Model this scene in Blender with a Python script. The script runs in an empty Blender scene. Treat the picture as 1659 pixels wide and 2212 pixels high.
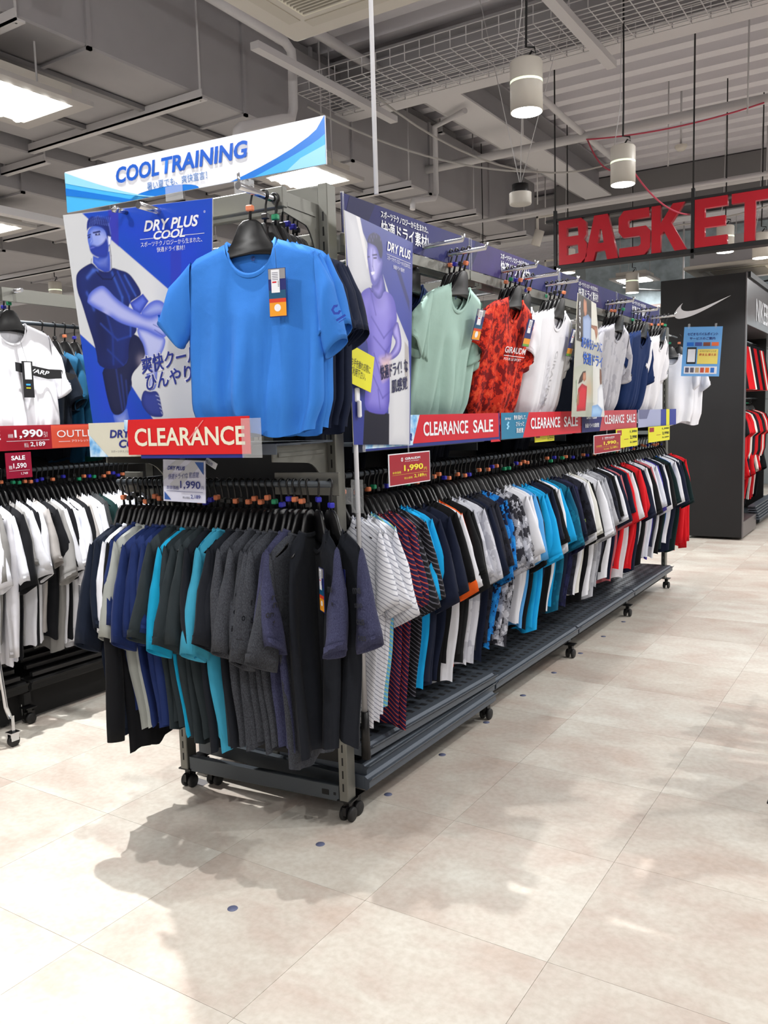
import bpy, bmesh, math, random
import numpy as np
from mathutils import Matrix, Vector, Euler
PI = math.pi
C = bpy.context.scene.collection
scene = bpy.context.scene
random.seed(7)

# ------------------------------------------------------------------ camera
cam_d = bpy.data.cameras.new('camera'); cam = bpy.data.objects.new('camera', cam_d); C.objects.link(cam)
cam.matrix_world = Matrix(((0.8445357, -0.03466871, 0.53437583, 1.773),
                           (0.53472379, 0.10828099, -0.83806068, -2.461),
                           (-0.02880826, 0.99351563, 0.10998535, 1.493), (0, 0, 0, 1)))
cam_d.sensor_fit = 'HORIZONTAL'; cam_d.sensor_width = 36.0; cam_d.lens = 1818.83 / 1659 * 36
cam_d.clip_start = 0.02; cam_d.clip_end = 100
scene.camera = cam
# ------------------------------------------------------------------ world, exposure, lights
w = bpy.data.worlds.new('world'); scene.world = w; w.use_nodes = True
w.node_tree.nodes['Background'].inputs[0].default_value = (0.95, 0.97, 1.0, 1)
w.node_tree.nodes['Background'].inputs[1].default_value = 0.42
scene.view_settings.view_transform = 'Standard'
scene.view_settings.look = 'None'
scene.view_settings.gamma = 1.0
scene.view_settings.use_curve_mapping = False
scene.view_settings.exposure = -0.08

def area_light(name, loc, size, power, col=(1, .995, .985), rot=(0, 0, 0), spread=PI):
    d = bpy.data.lights.new(name, 'AREA'); d.shape = 'SQUARE'; d.size = size; d.energy = power; d.color = col; d.spread = spread
    o = bpy.data.objects.new(name, d); C.objects.link(o); o.location = loc; o.rotation_euler = rot
    return o
def spot_light(name, loc, power, target=None, angle=100, radius=.03, blend=.4, col=(1, .99, .975)):
    d = bpy.data.lights.new(name, 'SPOT'); d.energy = power; d.spot_size = math.radians(angle); d.spot_blend = blend
    d.shadow_soft_size = radius; d.color = col
    o = bpy.data.objects.new(name, d); C.objects.link(o); o.location = loc
    if target is not None:
        v = Vector(target) - Vector(loc); o.rotation_euler = v.to_track_quat('-Z', 'Y').to_euler()
    return o
# spots: the ceiling's track lamps (their housings are built further down)
SPOTS = [((-1.75, .1, 3.9), 700, (-.6, -.6, .3)), ((2.35, 1.6, 3.9), 170, (.6, .2, 1.0)), ((-.45, -.5, 4.3), 300, (.3, -.4, .0)),
         ((1.9, -3.4, 3.9), 150, (-.3, -.4, 1.5)), ((2.4, 4.6, 3.9), 200, (.2, 3.6, 1.0)),
         ((-1.0, -3.2, 3.9), 170, (-2.0, .2, 1.2))]
for k, (l, p, t) in enumerate(SPOTS):
    spot_light('track_spot_light', l, p, t, 95, .025)
PANELS = [(-3.04, .95, 3.5), (-2.62, 3.4, 3.5), (1.6, -1.6, 3.9), (3.4, 1.5, 3.9), (3.2, 5.2, 3.9), (-1.2, -3.2, 3.9), (2.9, 8.2, 3.9), (-.2, 10.2, 3.6),
          (-6.4, -2.5, 3.9), (-5.4, 2.2, 3.3), (-6.8, 7.6, 3.3), (6.2, -3.0, 3.9), (6.2, 3.2, 3.9), (6.2, 8.6, 3.9), (-2.4, 12.2, 3.7), (1.8, 12.0, 3.7), (5.6, 12.6, 3.7), (-9.6, 3.0, 3.6), (2.6, -4.8, 3.9)]  # first two are the shop's own panels; the rest are added as ambient fill
PWR = [38, 55, 8, 45, 60, 25, 75, 75] + [85] * 10 + [35]
for p, e_ in zip(PANELS, PWR):
    area_light('panel_light', (p[0], p[1], p[2] - .05), .5, e_)

# ------------------------------------------------------------------ materials
def lin(c):
    return tuple(((v / 255 + .055) / 1.055) ** 2.4 if v / 255 > .04045 else v / 255 / 12.92 for v in c)
def s4(c): return (*lin(c), 1)
MATS = {}
def mat(name, col, rough=.5, metal=0., bump=0., bscale=400., spec=.5, emit=0., alpha=None, trans=0., coat=0., noise=0., nscale=6.):
    if name in MATS: return MATS[name]
    m = bpy.data.materials.new(name); m.use_nodes = True; nt = m.node_tree; b = nt.nodes['Principled BSDF']
    b.inputs['Base Color'].default_value = s4(col); b.inputs['Roughness'].default_value = rough; b.inputs['Metallic'].default_value = metal
    b.inputs['Specular IOR Level'].default_value = spec; b.inputs['Coat Weight'].default_value = coat
    if emit: b.inputs['Emission Color'].default_value = s4(col); b.inputs['Emission Strength'].default_value = emit
    if alpha is not None: b.inputs['Alpha'].default_value = alpha
    if trans: b.inputs['Transmission Weight'].default_value = trans
    tc = nt.nodes.new('ShaderNodeTexCoord')
    if noise:
        n = nt.nodes.new('ShaderNodeTexNoise'); n.inputs['Scale'].default_value = nscale; n.inputs['Detail'].default_value = 4
        nt.links.new(tc.outputs['Object'], n.inputs['Vector'])
        mx = nt.nodes.new('ShaderNodeMix'); mx.data_type = 'RGBA'
        mx.inputs[6].default_value = s4(tuple(max(0, v * (1 - noise)) for v in col)); mx.inputs[7].default_value = s4(tuple(min(255, v * (1 + noise)) for v in col))
        nt.links.new(n.outputs['Fac'], mx.inputs[0]); nt.links.new(mx.outputs[2], b.inputs['Base Color'])
    if bump:
        n = nt.nodes.new('ShaderNodeTexNoise'); n.inputs['Scale'].default_value = bscale; n.inputs['Detail'].default_value = 3
        nt.links.new(tc.outputs['Object'], n.inputs['Vector'])
        bp = nt.nodes.new('ShaderNodeBump'); bp.inputs['Strength'].default_value = bump; bp.inputs['Distance'].default_value = .01
        nt.links.new(n.outputs['Fac'], bp.inputs['Height']); nt.links.new(bp.outputs['Normal'], b.inputs['Normal'])
    MATS[name] = m; return m
def fabric(kind, c1, c2=None, c3=None, **k):
    """procedural garment cloth: plain, heather, stripe, camo, camo3 - in the garment's own coordinates"""
    name = f"{kind}_cloth_{'_'.join(map(str, c1))}" + (f"_{'_'.join(map(str, c2))}" if c2 else '')
    if name in MATS: return MATS[name]
    m = bpy.data.materials.new(name); m.use_nodes = True; nt = m.node_tree; N = nt.nodes; L = nt.links; b = N['Principled BSDF']
    b.inputs['Roughness'].default_value = .82; b.inputs['Specular IOR Level'].default_value = .14
    b.inputs['Sheen Weight'].default_value = .03; b.inputs['Sheen Roughness'].default_value = .5
    b.inputs['Base Color'].default_value = s4(c1)
    tc = N.new('ShaderNodeTexCoord'); mp = N.new('ShaderNodeMapping'); L.new(tc.outputs['Object'], mp.inputs['Vector'])
    vec = mp.outputs['Vector']
    def ramp(fac, stops, interp='CONSTANT'):
        r = N.new('ShaderNodeValToRGB'); r.color_ramp.interpolation = interp
        e = r.color_ramp.elements
        while len(e) < len(stops): e.new(.5)
        for q, (p, c) in zip(e, stops): q.position = p; q.color = s4(c)
        L.new(fac, r.inputs['Fac']); L.new(r.outputs['Color'], b.inputs['Base Color']); return r
    if kind == 'heather':
        n = N.new('ShaderNodeTexNoise'); n.inputs['Scale'].default_value = 520; n.inputs['Detail'].default_value = 2
        mp.inputs['Scale'].default_value = (1, 1, .35); L.new(vec, n.inputs['Vector'])
        ramp(n.outputs['Fac'], [(.35, c1), (.65, c2)], 'LINEAR')
    elif kind == 'stripe':
        n = N.new('ShaderNodeTexWave'); n.wave_type = 'BANDS'; n.bands_direction = 'DIAGONAL'
        n.inputs['Scale'].default_value = k.get('scale', 22); n.inputs['Distortion'].default_value = .35; n.inputs['Detail'].default_value = 1
        mp.inputs['Scale'].default_value = (1.2, .2, 1.6); L.new(vec, n.inputs['Vector'])
        if c3: ramp(n.outputs['Color'], [(0, c1), (.62, c2), (.86, c3)])
        else: ramp(n.outputs['Color'], [(0, c1), (k.get('th', .84), c2)])
    elif kind in ('camo', 'camo3'):
        n = N.new('ShaderNodeTexNoise'); n.inputs['Scale'].default_value = k.get('scale', 22); n.inputs['Detail'].default_value = 3.5; n.inputs['Roughness'].default_value = .6
        mp.inputs['Scale'].default_value = (1.3, 1, .9); L.new(vec, n.inputs['Vector'])
        if c3: ramp(n.outputs['Fac'], [(0, c1), (.47, c2), (.58, c3)])
        else: ramp(n.outputs['Fac'], [(0, c1), (.53, c2)])
    n2 = N.new('ShaderNodeTexNoise'); n2.inputs['Scale'].default_value = 650; n2.inputs['Detail'].default_value = 1; L.new(tc.outputs['Object'], n2.inputs['Vector'])
    n3 = N.new('ShaderNodeTexNoise'); n3.inputs['Scale'].default_value = 14; n3.inputs['Detail'].default_value = 2; L.new(tc.outputs['Object'], n3.inputs['Vector'])
    ad = N.new('ShaderNodeMath'); ad.operation = 'MULTIPLY_ADD'; L.new(n2.outputs['Fac'], ad.inputs[0]); ad.inputs[1].default_value = .12; L.new(n3.outputs['Fac'], ad.inputs[2])
    bp = N.new('ShaderNodeBump'); bp.inputs['Strength'].default_value = .35; bp.inputs['Distance'].default_value = .012
    L.new(ad.outputs[0], bp.inputs['Height']); L.new(bp.outputs['Normal'], b.inputs['Normal'])
    MATS[name] = m; return m

M_STEEL = mat('grey_steel', (118, 118, 112), .42, .55)
M_STEELD = mat('dark_grey_steel', (74, 80, 86), .45, .45)
M_SHELF = mat('slate_shelf_steel', (88, 96, 106), .45, .4)
M_BLACK = mat('black_plastic', (11, 11, 13), .38, 0, spec=.42)
M_BLACKM = mat('black_matt', (12, 12, 13), .8)
M_CHROME = mat('chrome', (200, 202, 206), .18, 1)
M_PANELBK = mat('black_back_panel', (17, 17, 19), .6)
M_WHITE = mat('white_print', (236, 238, 244), .45)
M_OFFW = mat('cream_print', (232, 228, 208), .45)
M_BLUE = mat('blue_print', (24, 92, 200), .4)
M_NAVYP = mat('navy_print', (34, 46, 130), .4)
M_RED = mat('red_print', (208, 22, 38), .35)
M_CRED = mat('clearance_red', (205, 30, 48), .3)
M_DRED = mat('dark_red_print', (158, 26, 44), .4)
M_YEL = mat('yellow_print', (226, 222, 40), .45)
M_BLKP = mat('black_print', (18, 18, 22), .5)
M_CLEAR = mat('clear_acrylic', (245, 248, 250), .08, 0, alpha=.16, spec=.8)
M_DUCT = mat('grey_painted_duct', (158, 156, 158), .7, 0, noise=.05, nscale=3)
M_DUCTD = mat('dark_grey_painted', (128, 126, 127), .75)
M_PIPE = mat('grey_painted_pipe', (200, 198, 199), .6)
M_DECK = mat('painted_deck', (216, 213, 217), .75)
M_WALL = mat('wall_paint', (200, 198, 200), .8)
M_GLOW = mat('lamp_glow', (255, 253, 246), .4, emit=9)
M_GLOWS = mat('lamp_ring_glow', (226, 240, 205), .4, emit=1.1)
M_LAMPW = mat('lamp_white_enamel', (205, 200, 190), .45)
M_RUBBER = mat('black_rubber', (20, 20, 21), .6)
M_CLIPO = mat('orange_size_clip', (216, 124, 84), .4)
M_CLIPG = mat('green_size_clip', (28, 140, 96), .4)
M_CLIPB = mat('blue_size_clip', (44, 44, 170), .4)
M_CLIPK = mat('black_size_clip', (30, 30, 30), .4)
CLIPS = [M_CLIPO, M_CLIPG, M_CLIPB, M_CLIPK, M_CLIPK, M_CLIPO]

# ------------------------------------------------------------------ helpers
def link(o, parent=None):
    C.objects.link(o)
    if parent is not None: o.parent = parent
    return o
def thing(name, label, cat, loc=(0, 0, 0), rotz=0., group=None, rot=None):
    o = bpy.data.objects.new(name, None); C.objects.link(o); o.empty_display_size = .05
    o.location = loc; o.rotation_euler = rot if rot is not None else (0, 0, rotz)
    tag(o, label, cat, group); return o
def tag(o, label, cat, group=None):
    o['label'] = label; o['category'] = cat
    if group: o['group'] = group
    return o
def obj(name, bm, m, parent=None, smooth=False):
    me = bpy.data.meshes.new(name); bm.to_mesh(me); bm.free()
    if smooth:
        me.polygons.foreach_set('use_smooth', [True] * len(me.polygons))
    for mm in (m if isinstance(m, (list, tuple)) else [m]): me.materials.append(mm)
    return link(bpy.data.objects.new(name, me), parent)
def struct(name, bm, m, parent=None):
    o = obj(name, bm, m, parent)
    if parent is None: o['kind'] = 'structure'
    return o
def add_box(bm, lo, hi, mi=0, M=None):
    vs = [bm.verts.new((x, y, z)) for z in (lo[2], hi[2]) for y in (lo[1], hi[1]) for x in (lo[0], hi[0])]
    if M is not None:
        for v in vs: v.co = M @ v.co
    for f in ((0, 2, 3, 1), (4, 5, 7, 6), (0, 1, 5, 4), (2, 6, 7, 3), (0, 4, 6, 2), (1, 3, 7, 5)):
        fc = bm.faces.new([vs[i] for i in f]); fc.material_index = mi
    return vs
def box(lo, hi, mi=0):
    bm = bmesh.new(); add_box(bm, lo, hi, mi); return bm
def boxes(*bs):
    bm = bmesh.new()
    for b in bs: add_box(bm, *b)
    return bm
def bevel(bm, w_=.003, seg=1):
    bmesh.ops.bevel(bm, geom=list(bm.edges), offset=w_, segments=seg, affect='EDGES', profile=.5); return bm
def add_tube(bm, pts, r, n=8, mi=0, cap=True):
    pts = [Vector(p) for p in pts]; rs = r if isinstance(r, (list, tuple)) else [r] * len(pts)
    rings = []; up = None
    for i, p in enumerate(pts):
        d = (pts[min(i + 1, len(pts) - 1)] - pts[max(i - 1, 0)]).normalized()
        if up is None:
            up = Vector((0, 0, 1)) if abs(d.z) < .9 else Vector((1, 0, 0))
        a = (up - d * up.dot(d)).normalized(); up = a; b_ = d.cross(a)
        rings.append([bm.verts.new(p + (a * math.cos(t) + b_ * math.sin(t)) * rs[i]) for t in [2 * PI * k / n for k in range(n)]])
    for A, B in zip(rings, rings[1:]):
        for k in range(n):
            f = bm.faces.new((A[k], A[(k + 1) % n], B[(k + 1) % n], B[k])); f.material_index = mi; f.smooth = True
    if cap:
        bm.faces.new(rings[0][::-1]).material_index = mi; bm.faces.new(rings[-1]).material_index = mi
    return bm
def tube(pts, r, n=8): return add_tube(bmesh.new(), pts, r, n)
def add_prism(bm, pts, y0, y1, mi=0):
    """polygon in XZ extruded along Y (counter-clockwise seen from -Y)"""
    a = [bm.verts.new((p[0], y0, p[1])) for p in pts]; b_ = [bm.verts.new((p[0], y1, p[1])) for p in pts]
    bm.faces.new(a).material_index = mi; bm.faces.new(b_[::-1]).material_index = mi
    for i in range(len(pts)):
        j = (i + 1) % len(pts)
        bm.faces.new((a[j], a[i], b_[i], b_[j])).material_index = mi
    return bm
def prism(pts, y0, y1, mi=0): return add_prism(bmesh.new(), pts, y0, y1, mi)
def add_lathe(bm, prof, n=20, mi=0, c=(0, 0, 0)):
    rings = []
    for r, z in prof:
        rings.append([bm.verts.new((c[0] + r * math.cos(2 * PI * k / n), c[1] + r * math.sin(2 * PI * k / n), c[2] + z)) for k in range(n)])
    for A, B in zip(rings, rings[1:]):
        for k in range(n):
            f = bm.faces.new((A[k], A[(k + 1) % n], B[(k + 1) % n], B[k])); f.material_index = mi; f.smooth = True
    return bm
def copy_thing(root, loc=None, rotz=None, label=None, group=None):
    r = root.copy(); C.objects.link(r)
    if loc is not None: r.location = loc
    if rotz is not None: r.rotation_euler = (0, 0, rotz)
    if label: r['label'] = label
    if group: r['group'] = group
    for ch in list(root.children):
        c = ch.copy(); C.objects.link(c); c.parent = r
        for g in list(ch.children):
            d = g.copy(); C.objects.link(d); d.parent = c
    return r
ONES = ['', 'first', 'second', 'third', 'fourth', 'fifth', 'sixth', 'seventh', 'eighth', 'ninth', 'tenth', 'eleventh', 'twelfth', 'thirteenth', 'fourteenth', 'fifteenth', 'sixteenth', 'seventeenth', 'eighteenth', 'nineteenth']
TENS = ['', '', 'twent', 'thirt', 'fort', 'fift', 'sixt', 'sevent', 'eight', 'ninet']
def ordinal(n):
    if n < 20: return ONES[n]
    return TENS[n // 10] + ('ieth' if n % 10 == 0 else 'y-' + ONES[n % 10])
# lettering: text turned into a thin mesh, fitted to a w x h box whose lower left corner is (x, z) on the plane y
def lettering(s, x, z, w_, h, m, parent, y=-.002, bold=0., shear=0., name='lettering', depth=.0006, rot=0., keep=False):
    fat = any(ord(ch) > 0x3000 for ch in s) and .009 < bold < .05 and h > .019
    if any(ord(ch) > 0x3000 for ch in s) and bold < .05: bold = 0
    cu = bpy.data.curves.new('lettering', 'FONT'); cu.body = s; cu.offset = bold; cu.shear = shear; cu.extrude = 0; cu.resolution_u = 3
    t = bpy.data.objects.new('lettering_tmp', cu); C.objects.link(t)
    dg = bpy.context.evaluated_depsgraph_get(); dg.update()
    me = bpy.data.meshes.new_from_object(t.evaluated_get(dg)); bpy.data.objects.remove(t); bpy.data.curves.remove(cu)
    n = len(me.vertices)
    if not n: return None
    co = np.empty(n * 3, np.float32); me.vertices.foreach_get('co', co); co = co.reshape(-1, 3)
    mn, mx = co.min(0), co.max(0); sz = np.maximum(mx - mn, 1e-6)
    sx, sy = w_ / sz[0], h / sz[1]
    if keep: sx = sy = min(sx, sy)
    X = (co[:, 0] - mn[0]) * sx; Z = (co[:, 1] - mn[1]) * sy
    if rot:
        ca, sa = math.cos(rot), math.sin(rot); X, Z = X * ca - Z * sa, X * sa + Z * ca
    out = np.stack([X + x, np.full(n, y, np.float32), Z + z], 1).astype(np.float32)
    me.vertices.foreach_set('co', out.ravel())
    if fat:   # heavier strokes: the same glyphs laid down again a hair to the side
        bm = bmesh.new()
        for q, (dx, dz) in enumerate(((0, 0), (1, 0), (-1, 0), (0, 1), (0, -1))):
            k0 = len(bm.verts); bm.from_mesh(me); bm.verts.ensure_lookup_table()
            for v in bm.verts[k0:]: v.co.x += dx * h * .022; v.co.z += dz * h * .018; v.co.y -= q * .0003
        bm.to_mesh(me); bm.free()
    me.materials.clear(); me.materials.append(m); me.name = name
    return link(bpy.data.objects.new(name, me), parent)
def flat_poly(name, pts, m, parent, y=-.0015):
    bm = bmesh.new(); f = bm.faces.new([bm.verts.new((p[0], y, p[1])) for p in pts])
    bmesh.ops.triangulate(bm, faces=[f]); return obj(name, bm, m, parent)
def arc(cx, cz, r, a0, a1, n=16):
    return [(cx + r * math.cos(math.radians(a0 + (a1 - a0) * k / n)), cz + r * math.sin(math.radians(a0 + (a1 - a0) * k / n))) for k in range(n + 1)]
EA = math.radians(5.5)
def ef(u, v, z): return (u * math.cos(EA) - v * math.sin(EA), u * math.sin(EA) + v * math.cos(EA), z)
def camera_seen(x, y, z):
    """pixel of a world point, used only to decide which floor tiles deserve to be single objects"""
    p = cam.matrix_world.inverted() @ Vector((x, y, z))
    return None if p.z > -.1 else (829.5 + 1818.83 * p.x / -p.z, 1106 - 1818.83 * p.y / -p.z)

# ================================================================== SETTING
# floor: 600 mm stone-look vinyl tiles, each its own slab, over a dark joint bed
def floor_material():
    m = bpy.data.materials.new('stone_vinyl_tile'); m.use_nodes = True; nt = m.node_tree; N = nt.nodes; L = nt.links; b = N['Principled BSDF']
    b.inputs['Roughness'].default_value = .46; b.inputs['Specular IOR Level'].default_value = .35
    g = N.new('ShaderNodeNewGeometry')
    off = N.new('ShaderNodeVectorMath'); off.operation = 'ADD'; off.inputs[1].default_value = (-.36 + 60, .42 + 60, 60); L.new(g.outputs['Position'], off.inputs[0])
    dv = N.new('ShaderNodeVectorMath'); dv.operation = 'DIVIDE'; dv.inputs[1].default_value = (.6, .6, 600); L.new(off.outputs[0], dv.inputs[0])
    fl = N.new('ShaderNodeVectorMath'); fl.operation = 'FLOOR'; L.new(dv.outputs[0], fl.inputs[0])
    wn = N.new('ShaderNodeTexWhiteNoise'); wn.noise_dimensions = '3D'; L.new(fl.outputs[0], wn.inputs['Vector'])
    mul = N.new('ShaderNodeVectorMath'); mul.operation = 'MULTIPLY_ADD'; L.new(fl.outputs[0], mul.inputs[0]); mul.inputs[1].default_value = (3.7, 5.3, 0); L.new(g.outputs['Position'], mul.inputs[2])
    st = N.new('ShaderNodeVectorMath'); st.operation = 'MULTIPLY'; L.new(mul.outputs[0], st.inputs[0]); st.inputs[1].default_value = (.8, 1.25, 1)
    n = N.new('ShaderNodeTexNoise'); n.inputs['Scale'].default_value = 3.2; n.inputs['Detail'].default_value = 9; n.inputs['Roughness'].default_value = .62; n.inputs['Distortion'].default_value = .35; L.new(st.outputs[0], n.inputs['Vector'])
    r = N.new('ShaderNodeValToRGB'); e = r.color_ramp.elements
    e[0].position = .26; e[0].color = s4((194, 178, 166)); e[1].position = .70; e[1].color = s4((219, 218, 210))
    q = e.new(.42); q.color = s4((203, 193, 184)); q = e.new(.53); q.color = s4((209, 204, 195)); L.new(n.outputs['Fac'], r.inputs['Fac'])
    tint = N.new('ShaderNodeValToRGB'); t = tint.color_ramp.elements; t[0].color = (.87, .84, .82, 1); t[1].color = (1.0, 1.0, .99, 1)
    q = t.new(.5); q.color = (.94, .92, .90, 1); L.new(wn.outputs['Value'], tint.inputs['Fac'])
    mx = N.new('ShaderNodeMix'); mx.data_type = 'RGBA'; mx.blend_type = 'MULTIPLY'; mx.inputs[0].default_value = 1; L.new(r.outputs['Color'], mx.inputs[6]); L.new(tint.outputs['Color'], mx.inputs[7])
    sp = N.new('ShaderNodeTexNoise'); sp.inputs['Scale'].default_value = 45; sp.inputs['Detail'].default_value = 5; L.new(g.outputs['Position'], sp.inputs['Vector'])
    sr = N.new('ShaderNodeValToRGB'); u = sr.color_ramp.elements; u[0].position = .35; u[0].color = (.90, .885, .87, 1); u[1].position = .62; u[1].color = (1, 1, 1, 1); L.new(sp.outputs['Fac'], sr.inputs['Fac'])
    m2 = N.new('ShaderNodeMix'); m2.data_type = 'RGBA'; m2.blend_type = 'MULTIPLY'; m2.inputs[0].default_value = 1; L.new(mx.outputs[2], m2.inputs[6]); L.new(sr.outputs['Color'], m2.inputs[7])
    L.new(m2.outputs[2], b.inputs['Base Color'])
    bp = N.new('ShaderNodeBump'); bp.inputs['Strength'].default_value = .08; L.new(sp.outputs['Fac'], bp.inputs['Height']); L.new(bp.outputs['Normal'], b.inputs['Normal'])
    return m
M_TILE = floor_material(); M_JOINT = mat('joint_bed', (150, 138, 126), .8)
FX0, FX1, FY0, FY1 = -12, 9, -6, 16
floor = struct('floor', box((FX0, FY0, -.12), (FX1, FY1, -.004)), M_JOINT)
tb = bmesh.new(); G = .0006
add_box(tb, (G, G, -.004), (.6 - G, .6 - G, 0)); tile_me = bpy.data.meshes.new('tile'); tb.to_mesh(tile_me); tb.free(); tile_me.materials.append(M_TILE)
cells = []
for i in range(int((FX0 - .36) / .6), int((FX1 - .36) / .6)):
    for j in range(int((FY0 + .42) / .6), int((FY1 + .42) / .6)):
        x, y = .36 + .6 * i, -.42 + .6 * j
        p = camera_seen(x + .3, y + .3, 0)
        vis = p is not None and -300 < p[0] < 1950 and 900 < p[1] < 2500
        cells.append((0 if vis else 1, (x - 1.77) ** 2 + (y + 2.46) ** 2, x, y))
cells.sort()
rest = bmesh.new()
for k, (v, d, x, y) in enumerate(cells):
    if v == 0 and k < 290:
        o = bpy.data.objects.new('tile', tile_me); C.objects.link(o); o.location = (x, y, 0); o.parent = floor
    else: add_box(rest, (x + G, y + G, -.004), (x + .6 - G, y + .6 - G, 0))
fr = obj('distant_tiles', rest, M_TILE, floor); fr['kind'] = 'stuff'

# ceiling deck: trapezoid ribs running along X
bm = bmesh.new(); pitch = .33; y = -5.5; prof = []
while y < 15.8:
    prof += [(y, 4.62), (y + .13, 4.62), (y + .16, 4.74), (y + .30, 4.74)]; y += pitch
a = [bm.verts.new((-11.8, p[0], p[1])) for p in prof]; b_ = [bm.verts.new((8.8, p[0], p[1])) for p in prof]
for i in range(len(prof) - 1): bm.faces.new((a[i], a[i + 1], b_[i + 1], b_[i]))
add_box(bm, (-12, -6, 4.80), (9, 16, 4.95))
struct('ceiling', bm, M_DECK)
struct('wall_back', boxes(((-12, 15.6, 0), (9, 15.8, 4.8))), mat('back_wall_paint', (176, 186, 190), .85))
struct('wall_left', box((-12, -6, 0), (-11.8, 15.6, 4.8)), M_WALL)
struct('wall_right', box((8.8, -6, 0), (9, 15.6, 4.8)), M_WALL)
struct('wall_front', box((-12, -6.2, 0), (9, -6, 4.8)), M_WALL)
# sprayed insulation on the upper back wall
struct('trim_1', boxes(((-3.6, 13.2, 3.35), (4.5, 13.35, 4.6))), mat('sprayed_insulation', (158, 172, 178), .95, bump=1.0, bscale=9, noise=.28, nscale=7))
struct('trim_2', boxes(((-3.6, 13.0, 2.55), (4.5, 13.2, 3.0))), mat('pale_bulkhead', (196, 208, 214), .7))
struct('trim_3', boxes(((-3.6, 12.9, 3.02), (4.5, 13.2, 3.14)), ((-3.6, 12.9, 3.30), (4.5, 13.0, 3.36))), mat('brown_channel', (96, 84, 80), .7))

# ---- big sheet-metal ducts along Y
def duct(label, x0, x1, z0, z1, y0, y1, m=None):
    t = thing('air_duct', label, 'duct', (x1, y0, z0))
    n = max(1, round((y1 - y0) / 1.5)); step = (y1 - y0) / n
    for k in range(n):
        bm = box((x0 - x1, k * step + .004, 0), (0, (k + 1) * step - .004, z1 - z0)); bevel(bm, .012)
        obj('duct_section', bm, m or M_DUCT, t)
        y = (k + 1) * step
        if k < n - 1:
            obj('joint_flange', boxes(((x0 - x1 - .02, y - .016, -.02), (.02, y + .016, 0)), ((0, y - .016, -.02), (.02, y + .016, z1 - z0)), ((x0 - x1 - .02, y - .016, -.02), (x0 - x1, y + .016, z1 - z0))), M_DUCT, t)
        hy = k * step + step * .62
        bm = boxes(((x0 - x1 - .09, hy - .03, -.075), (.11, hy + .03, -.062)), ((x0 - x1 - .09, hy - .03, -.075), (.11, hy - .022, -.01)))
        obj('support_channel', bm, M_PIPE, t)
        bm = tube([(.07, hy, -.075), (.07, hy, 4.6 - z0)], .008, 6); add_tube(bm, [(x0 - x1 - .05, hy, -.075), (x0 - x1 - .05, hy, 4.6 - z0)], .008, 6)
        obj('hanger_rod', bm, M_PIPE, t)
    return t
duct('wide grey rectangular air duct running above the near rack', -4.35, -2.6, 3.8, 4.5, -4.5, 8.3)
duct('flat grey air duct hugging the left side of the wide duct', -4.84, -4.42, 3.72, 4.3, -3.5, 7.4)
duct('lower grey air duct stepping out left of the wide duct', -6.4, -4.9, 3.55, 4.3, -2.0, 6.6)
duct('dark grey air duct deep over the left side of the shop', -8.6, -7.0, 3.5, 4.3, -1.0, 9.5)
duct('short raised grey duct above the left light panel', -3.7, -2.66, 4.52, 4.6, 2.2, 6.2, M_DUCTD)

def bar_thing(name, label, cat, lo, hi, m, group=None):
    o = obj(name, box([l - c for l, c in zip(lo, lo)], [h - l for l, h in zip(lo, hi)]), m); o.location = lo
    return tag(o, label, cat, group)
# steel beams
def ibeam(label, a, b, hgt=.34, wd=.22):
    t = thing('steel_beam', label, 'beam', a); v = Vector(b) - Vector(a); Ln = v.length
    t.rotation_euler = (0, 0, math.atan2(v.y, v.x))
    obj('bottom_flange', box((0, -wd / 2, 0), (Ln, wd / 2, .018)), M_PIPE, t)
    obj('web', box((0, -.008, .018), (Ln, .008, hgt)), M_DUCT, t)
    obj('top_flange', box((0, -wd / 2, hgt), (Ln, wd / 2, hgt + .018)), M_DUCT, t)
ibeam('grey steel joist running lengthwise beneath the ribbed deck', (-1.85, 3.9, 4.26), (-1.85, 8.6, 4.26), .32, .34)
ibeam('pale steel girder crossing behind the wire cable tray', (-6.0, 3.9, 4.12), (8.0, 3.9, 4.12), .40, .26)
ibeam('deep grey girder crossing the ceiling beyond the second pendant lamp', (-11, 9.4, 4.0), (8.6, 9.4, 4.0), .55, .3)
for k, x in enumerate((-3.1, -3.75)):
    o = obj('seam_bar', boxes(((0, -4.4, 0), (.05, 8.2, .03))), M_DUCTD); o.location = (x, 0, 3.762)
    tag(o, ['nearer long seam bar', 'farther long seam bar'][k] + ' under the wide grey air duct', 'seam bar')
bar_thing('girder_casing', 'plain grey boxed beam face below the far deck', 'beam', (-2.6, 9.0, 4.12), (8.6, 9.2, 4.6), M_DUCTD)

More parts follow.
